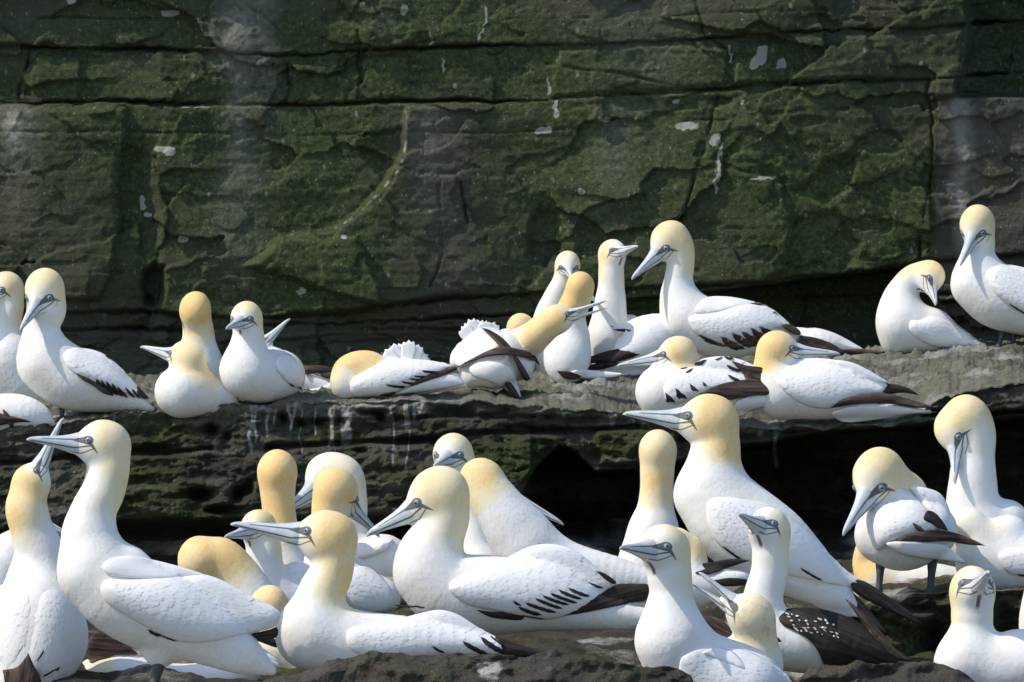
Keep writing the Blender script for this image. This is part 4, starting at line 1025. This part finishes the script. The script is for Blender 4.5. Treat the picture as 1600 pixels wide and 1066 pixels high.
G('preening gannet on the pale slab with bill pushed into its back', U(1440, 552),
  body=[(1411, 506, 41), (1440, 517, 37), (1485, 527, 22), (1542, 545, 3)], neck=[(1430, 432, 20, 6), (1414, 450, 23, 6), (1406, 476, 31, 4)], head=(1451, 432, 26), bill=(1463, 477, -1), L=2.6, up=(1, -.35, -.15), yt=.6, yl=2.6, lumps=[(1400, 535, 22), (1460, 510, 26)],
  white=[[(1420, 508), (1424, 500), (1438, 500), (1455, 494), (1478, 500), (1503, 513), (1522, 528), (1545, 546, 1), (1510, 546), (1465, 543), (1437, 532), (1423, 520)]], dirt=.15)
G('gannet standing at right end of the upper ledge, bill resting on its breast', U(1570, 544),
  body=[(1530, 442, 43), (1558, 462, 50), (1600, 478, 46), (1650, 495, 35)], neck=[(1531, 378, 24), (1528, 402, 27)], head=(1527, 351, 30), bill=(1500, 415, -1), yt=.63, yl=1.8,
  white=[[(1541, 432), (1545, 420), (1565, 413), (1600, 418), (1650, 435), (1700, 470), (1690, 510), (1640, 505), (1605, 493), (1575, 475), (1552, 455)]], bars=[(1578, 476, 1605, 492, 2.5)],
  legs=[(1568, 516, 1560, 543, 4.2), (1583, 517, 1583, 542, 4.2, 10)], dirt=.3)
_r = random.Random(11); SPOTS = []
for _i in range(46):
    _x = 1228+(_i % 9)*8.5+(_i//9)*3+_r.random()*4; _y = 957+(_i//9)*6.2+(_i % 9)*1.5+_r.random()*3
    if _r.random() < .25: continue
    _a = _r.random()*.9-.1; _l = 1.3+_r.random()*(2.2 if _i % 6 else 5.0); _w = .8+_r.random()*.8
    _c, _s = math.cos(_a), math.sin(_a)
    SPOTS.append({'p': [(_x+_l*_u*_c-_w*_v*_s, _y+_l*_u*_s+_w*_v*_c) for _u, _v in ((-1, -.3), (-.3, -1), (.7, -.8), (1, .2), (.5, 1), (-.5, .7))], 'off': 14, 'T': .8, 'w': 2})
# ---------------------------------------------------------------- lower ledge
LY = lower_y
G('gannet pointing its bill straight up at the left picture edge', 7.95,
  body=[(62, 912, 50, 15), (60, 955, 68, 0), (58, 1000, 75, 0), (48, 1055, 58, -10)], neck=[(42, 793, 33), (50, 830, 34, 4), (62, 866, 40, 10)], head=(48, 757, 31), bill=(98, 652, -1), up=(-1, -.35, -.15), L=3.75, yt=.75, yl=3.4,
  white=[{'p': [(62, 930), (85, 918), (112, 930), (132, 960), (138, 1000), (128, 1035), (105, 1060), (75, 1064), (50, 1050), (44, 1020), (52, 970)], 'T': 6, 'w': 45, 'off': -3}, {'p': [(0, 915), (30, 905), (50, 935), (50, 975), (40, 1015), (18, 1042), (-20, 1040), (-50, 1000), (-40, 940)], 'T': 5, 'w': 45, 'off': -3}],
  brown=[{'p': [(4, 1047, 1), (25, 1043), (38, 1030), (44, 1020, 1), (52, 1038), (64, 1062), (60, 1085), (15, 1085)], 'off': 14}], bars=[(58, 1032, 68, 1017, 2.5), (68, 1057, 86, 1046, 2.5), (86, 1048, 93, 1043, 4)])
G('gannet hidden behind the upward pointing one, a bit of blue bill showing', 8.9,
  body=[(0, 895, 48), (-20, 940, 60)], neck=[(35, 845, 26), (18, 865, 34)], head=(48, 808, 22), bill=(122, 842, 0), yt=.53)
G('gannet lying beneath the tail of the big left foreground gannet', 8.1,
  body=[(150, 1062, 32), (200, 1068, 44), (270, 1085, 48), (340, 1070, 38), (395, 1040, 22), (430, 1040, 6)], neck=[(120, 1085, 25)], head=(100, 1105, 30), bill=(30, 1130, 1), yt=.53,
  brown=[{'p': [(137, 1005), (152, 985), (170, 990), (190, 1003), (215, 1022), (190, 1022), (160, 1030), (140, 1035)], 'off': 4}, {'p': [(376, 993, 1), (400, 990), (432, 1000), (433, 1012), (405, 1003)], 'm': 'black', 'off': -10}],
  tail=[{'p': [(345, 992, 1), (385, 998), (432, 1028), (436, 1040, 1), (415, 1048), (385, 1030), (360, 1015)], 'off': -16}], bars=[(165, 1008, 185, 1014, 4), (180, 1014, 205, 1020, 4)], dirt=.6)
G('big gannet in the left foreground standing in profile with head held high', 7.62,
  body=[(150, 893, 60), (192, 928, 67), (250, 957, 66), (318, 988, 50), (375, 1020, 33), (424, 1048, 8)], neck=[(170, 727, 33), (162, 765, 34), (146, 800, 36), (140, 840, 45)], head=(163, 696, 40), bill=(41, 685, -1), yt=.55, yl=3.6, lumps=[(200, 885, 32, -5), (250, 1015, 28)],
  white=[{'p': [(157, 922), (161, 910), (173, 905), (205, 905), (245, 903), (280, 900), (315, 897), (350, 908), (390, 930), (436, 955), (434, 974), (418, 984), (375, 992), (335, 1002), (290, 1004), (255, 994), (225, 978), (190, 958), (166, 941)], 'T': 15, 'w': 34}],
  scap=[{'p': [(160, 886), (172, 873), (205, 869), (245, 876), (290, 888), (325, 901), (290, 904), (245, 905), (200, 903), (170, 898)], 'T': 5, 'w': 20}],
  brown=[{'p': [(385, 992, 1), (420, 984), (433, 980), (432, 996), (408, 1000)], 'm': 'black', 'off': -4}], bars=[(232, 986, 252, 994, 5), (252, 994, 275, 1002, 2)],
  legs=[(250, 1034, 238, 1078, 8.5, -4)], dirt=.2, far=True)
G('orange hump of a bent gannet neck behind the big left foreground gannet', 8.75,
  body=[(420, 990, 48), (470, 1010, 50)], neck=[(345, 874, 34), (373, 900, 34), (398, 940, 38)], head=(311, 874, 36), bill=(262, 945, 1), yt=.85, yl=3)
G('small rounded yellow nape above the tail tip of the big left gannet', 8.3,
  body=[(445, 1010, 40), (470, 1030, 40)], neck=[(434, 966, 28)], head=(420, 947, 32), bill=(380, 1010, 1), yt=.7, yl=3)
G('gannet seen from behind with tall straight golden neck and flat topped head', 9.4,
  body=[(440, 905, 52, 10), (450, 950, 55)], neck=[(434, 762, 28), (435, 790, 26), (437, 825, 28), (438, 865, 38, 5)], head=(433, 737, 35), bill=(431, 760, 1), yt=.9, yl=4.4)
G('gannet whose blunt bill pokes out under the long level bill in front', 8.9,
  body=[(420, 945, 48), (470, 960, 50, 20), (500, 930, 40, 40)], neck=[(412, 855, 28), (414, 885, 29), (416, 912, 36)], head=(404, 826, 30), bill=(350, 839, -1), yt=.63, yl=2.6, lumps=[(465, 905, 28, 25)])
G('white arched neck gannet with bill down left between two golden napes', 9.55,
  body=[(550, 890, 48), (600, 880, 42, -10), (650, 900, 30)], neck=[(531, 749, 38), (543, 782, 31), (543, 825, 30), (543, 860, 38)], head=(514, 745, 38), bill=(436, 806, -1), yt=.31, yl=3, lumps=[(600, 862, 24, -20)],
  white=[{'p': [(556, 845), (580, 840), (614, 843), (606, 858), (585, 868), (560, 872)], 'off': 2}])
G('golden crowned gannet looking down to the right above the level billed one', 9.0,
  body=[(515, 900, 42), (555, 928, 46), (592, 935, 34)], neck=[(516, 788, 29), (514, 820, 29), (513, 860, 35)], head=(525, 767, 36), bill=(594, 838, 1), yt=.85, yl=2.6,
  white=[{'p': [(530, 905), (550, 888), (575, 886), (600, 905), (615, 935), (605, 960), (560, 960), (535, 935)], 'T': 8}])
G('sitting foreground gannet with long level bill and golden nape, behind the brown rock', 7.72,
  body=[(488, 990, 57), (560, 1006, 52), (640, 1008, 44), (740, 1014, 26), (830, 1020, 5)], neck=[(522, 866, 33), (517, 896, 34), (502, 930, 38)], head=(513, 841, 44), bill=(360, 817, 0), yt=.75, yl=3.4,
  white=[{'p': [(541, 996), (545, 984), (565, 977), (610, 970), (650, 960), (685, 953), (715, 960), (750, 982), (790, 1002, 1), (785, 1022), (745, 1024), (700, 1024), (640, 1030), (590, 1034), (558, 1022), (545, 1010)], 'T': 11, 'w': 24}],
  brown=[{'p': [(762, 1000, 1), (778, 994), (800, 1003), (835, 1014), (885, 1021, 1), (835, 1027), (795, 1025), (775, 1018)], 'm': 'black', 'off': 4}], bars=[(724, 1004, 760, 1022, 7), (752, 998, 788, 1020, 8), (676, 1011, 694, 1020, 4), (618, 946, 652, 948, 3), (648, 947, 664, 950, 3), (766, 994, 800, 1016, 3)], dirt=.1, far=True)
G('broad gannet in the centre foreground with black barred wing and slanting bill', 7.98,
  body=[(672, 893, 57), (705, 925, 62), (770, 930, 62), (850, 932, 54), (930, 955, 30), (1010, 966, 16), (1090, 965, 8)], neck=[(697, 803, 37), (689, 832, 38), (672, 862, 47)], head=(686, 774, 45.5), bill=(571, 836, 0), yt=.55, yl=2.4,
  
  white=[{'p': [(702, 922), (706, 909), (722, 899), (760, 884), (798, 868), (828, 854), (862, 850), (898, 860), (932, 886), (963, 914, 1), (950, 922), (925, 940), (900, 956), (872, 966), (845, 969), (812, 963), (780, 956), (748, 950), (722, 941)], 'T': 13, 'w': 28}],
  brown=[{'p': [(865, 965, 1), (900, 945), (935, 924), (958, 914), (985, 912), (1015, 915), (1013, 936), (985, 942), (940, 952), (905, 959)], 'm': 'black', 'off': 2}, {'p': [(931, 892, 1), (945, 896), (963, 909), (958, 913), (945, 905)], 'm': 'black', 'off': 13, 'T': 1.5}, {'p': [(744, 953, 1), (770, 956), (800, 957), (818, 962), (814, 969), (790, 968), (765, 964)], 'm': 'black', 'off': 2}],
  bars=[(802, 940, 814, 946, 4), (822, 943, 868, 957, 5.5), (837, 936, 878, 951, 5), (849, 932, 888, 945, 5), (861, 928, 901, 942, 5), (874, 923, 908, 936, 5), (889, 920, 921, 932, 5), (920, 911, 942, 919, 4), (811, 950, 845, 961, 6), (815, 962, 850, 967, 2)], dirt=.3, far=True)
G('gannet facing the viewer with two dark eyes above the broad centre gannet', 9.4,
  body=[(755, 895, 42), (765, 930, 45)], neck=[(722, 738, 27), (738, 775, 25), (744, 810, 22), (748, 850, 26)], head=(708, 711, 34.5), bill=(677, 729, -1), yt=.51, yl=1.8)
G('gannet bowing away with golden hood, bill poking out past its white shoulder', 8.95,
  body=[(830, 862, 50, 0), (880, 890, 46), (950, 905, 38), (1010, 915, 26)], neck=[(762, 768, 35, -2), (788, 805, 42, -4), (812, 838, 49, -2)], head=(753, 749, 33), bill=(882, 819, 0), up=(.5, -.8, 0), yt=.75, yl=1.8, eyes=False, dirt=.05)
G('gannet seen from behind with pale straight neck against the dark cave', 9.2,
  body=[(1016, 885, 50, 0), (1000, 920, 50), (960, 925, 48)], neck=[(1027, 730, 27), (1026, 765, 26), (1024, 800, 30), (1020, 838, 42)], head=(1028, 704, 33), bill=(1030, 722, 1), yt=.63, yl=4)
G('tall golden naped gannet right of centre with long back and black wing tip', 8.45,
  body=[(1112, 772, 58), (1145, 812, 68), (1195, 850, 68), (1248, 885, 50), (1300, 925, 27), (1330, 945, 10)], neck=[(1120, 692, 36), (1116, 722, 42)], head=(1109, 659, 43.5), bill=(973, 645, 0), yt=.85, yl=2.0,
  white=[{'p': [(1104, 792), (1107, 782), (1124, 777), (1160, 780), (1205, 790), (1250, 820), (1290, 860), (1325, 893), (1351, 912), (1342, 917), (1305, 914), (1265, 906), (1225, 897), (1185, 884), (1150, 868), (1122, 850), (1107, 822)], 'T': 9, 'w': 42}],
  brown=[{'p': [(1325, 905, 1), (1350, 908), (1385, 930), (1420, 955), (1444, 979, 1), (1415, 967), (1375, 948), (1338, 928)], 'm': 'black', 'off': 3}, {'p': [(1310, 920), (1335, 928), (1362, 957), (1388, 992, 1), (1360, 975), (1335, 950)], 'off': -6}],
  bars=[(1252, 889, 1284, 907, 3.5), (1310, 878, 1318, 884, 2), (1130, 855, 1162, 878, 3)],
  tail=[{'p': [(1222, 903), (1260, 906), (1300, 912), (1332, 935), (1342, 965, 1), (1310, 962), (1270, 945), (1235, 925)], 'off': -6, 'T': 6}], dirt=.15)
G('yellow neck of a low gannet between two big gannets, its dark wing tips crossing', 8.34,
  body=[(1075, 920, 30), (1110, 915, 26), (1150, 905, 14), (1168, 900, 4)], neck=[(1078, 862, 24, 12), (1080, 890, 26, 8)], head=(1056, 850, 25, 10), bill=(1020, 900, 1), yt=.55, yl=2.4,
  brown=[{'p': [(1083, 882, 1), (1115, 878), (1145, 873), (1172, 876, 1), (1142, 886), (1108, 897), (1085, 896)], 'm': 'black', 'off': 4}, {'p': [(1115, 907, 1), (1140, 903), (1168, 906), (1166, 914), (1130, 916)], 'm': 'black', 'off': 3}])
G('foreground gannet right of centre with head in three quarter view, body cut below', 7.5,
  body=[(1050, 1000, 57), (1085, 1050, 70, 25), (1150, 1086, 80, 35)], neck=[(1046, 895, 35), (1049, 928, 34), (1048, 960, 42)], head=(1039, 861, 42), bill=(968, 855, -1), yt=.51, yl=2.6,
  white=[{'p': [(1062, 1035), (1072, 1022), (1100, 1012), (1150, 1012), (1195, 1030), (1235, 1062), (1240, 1100), (1100, 1110), (1065, 1070)], 'T': 9, 'w': 30}], scap=[{'p': [(1098, 1020), (1125, 1012), (1150, 1022), (1165, 1045), (1145, 1040), (1120, 1030)], 'off': 9, 'T': 4}])
G('slender necked gannet with a dark brown speckled body', 8.0,
  body=[(1205, 1000, 44), (1262, 1004, 48), (1330, 1010, 36), (1395, 1035, 14)], neck=[(1204, 862, 29), (1202, 895, 29), (1193, 930, 31), (1192, 960, 36)], head=(1202, 829, 36.5), bill=(1154, 803, -1), yt=.43, yl=2.4,
  brown=[{'p': [(1215, 958), (1240, 950), (1285, 952), (1335, 968), (1378, 998), (1426, 1033, 1), (1380, 1038), (1300, 1046), (1288, 1040), (1278, 1018), (1264, 1000), (1240, 985), (1222, 976)], 'off': 3, 'T': 8, 'w': 24, 'm': 'black'}, {'p': [(1320, 935, 1), (1340, 950), (1375, 985), (1400, 1015), (1424, 1034, 1), (1395, 1025), (1360, 990)], 'off': 10}],
  scap=SPOTS)
G('gannet bowed forward with pale freckled round crown and bill reaching up left', 7.78,
  body=[(1180, 1040, 42, 20), (1140, 1035, 40, 30)], neck=[(1180, 995, 34, 12)], head=(1174, 964, 37), bill=(1086, 900, 0), up=(.75, -.55, -.35), L=3.1, openb=.30, yt=.45, yl=2, speck=.55,
  brown=[{'p': [(1088, 967), (1105, 962), (1130, 970), (1146, 992), (1138, 998), (1115, 990)], 'off': 0}, {'p': [(1206, 1000), (1214, 995), (1222, 1003, 1), (1210, 1004)], 'off': -10}], eyes=False)
G('gannet standing on the right rock step with brown wing tips crossed', 8.75,
  body=[(1382, 835, 45, 5), (1412, 836, 56), (1452, 830, 44, 10)], neck=[(1398, 762, 36, 22), (1412, 785, 40, 32)], head=(1373, 743, 43.5), bill=(1316, 836, -1), yt=.63, yl=2.0, dirt=.35,
  white=[{'p': [(1369, 768), (1390, 761), (1412, 765), (1432, 778), (1448, 796), (1462, 812), (1470, 826), (1440, 832), (1410, 838), (1385, 852), (1370, 860), (1360, 842), (1357, 805), (1360, 782)], 'T': 10, 'w': 22, 'off': 4}, {'p': [(1422, 762), (1445, 762), (1470, 772), (1483, 795), (1484, 812), (1478, 830), (1462, 810), (1440, 785)], 'T': 8, 'w': 18, 'off': -2}],
  brown=[{'p': [(1398, 846, 1), (1428, 833), (1460, 828), (1490, 832), (1518, 842), (1540, 853, 1), (1510, 851), (1480, 846), (1440, 847)], 'off': 15}, {'p': [(1443, 812), (1449, 798), (1462, 802), (1474, 816), (1482, 830, 1), (1468, 826), (1456, 818)], 'm': 'black', 'off': 14}, {'p': [(1425, 817), (1437, 822), (1447, 832, 1), (1435, 830)], 'off': 15, 'T': 1.5}],
  tail=[{'p': [(1384, 850), (1400, 846), (1440, 847), (1475, 852), (1495, 866), (1511, 881, 1), (1475, 876), (1440, 872), (1405, 864)], 'off': 10}],
  legs=[(1376, 885, 1373, 925, 5.5, 0), (1457, 880, 1453, 928, 6, 0)])
G('gannet hidden behind the legs of the one standing on the rock step', 9.15,
  body=[(1372, 905, 32), (1415, 912, 32), (1460, 912, 32), (1500, 910, 22)], neck=[(1352, 880, 20)], head=(1357, 862, 22), bill=(1400, 850, 1), yt=.9, yl=3)
G('gannet with high arched golden neck and bill hanging straight down', 9.0,
  body=[(1528, 838, 52), (1560, 865, 55), (1620, 885, 55)], neck=[(1510, 652, 35, 4), (1522, 680, 34, 6), (1521, 715, 34, 5), (1520, 750, 37), (1520, 790, 42)], head=(1494, 670, 35), bill=(1491, 756, -1), up=(-1, -.3, -.35), L=2.9, yt=.63, yl=3.4, lumps=[(1570, 820, 40, 10)])
G('gannet resting with head laid back beneath the high arched golden neck', 8.87,
  body=[(1540, 878, 46, 4), (1590, 878, 48), (1640, 885, 50)], neck=[(1532, 840, 31, -4)], head=(1512, 824, 31), bill=(1440, 842, 1), yt=.2, yl=1.15, lumps=[(1575, 838, 34, 2)],
  white=[{'p': [(1560, 870), (1572, 858), (1600, 856), (1650, 860), (1660, 895), (1610, 902), (1575, 895)], 'T': 6}], bars=[(1590, 898, 1604, 899, 3)])
G('gannet at lower right with upturned face and two blue eyes', 7.9,
  body=[(1514, 1036, 53), (1560, 1045, 55), (1625, 1045, 58)], neck=[(1519, 960, 33), (1519, 985, 34)], head=(1519, 925, 40), bill=(1546, 892, -1), L=2.9, yt=.63, yl=1.8, lumps=[(1590, 1025, 40)])
G('gannet cut off by the right picture edge, only a white strip in frame', 8.0,
  body=[(1650, 1050, 50), (1700, 1070, 60)], neck=[(1622, 945, 26), (1622, 985, 30)], head=(1640, 905, 36), bill=(1750, 900, 0), yt=.1)
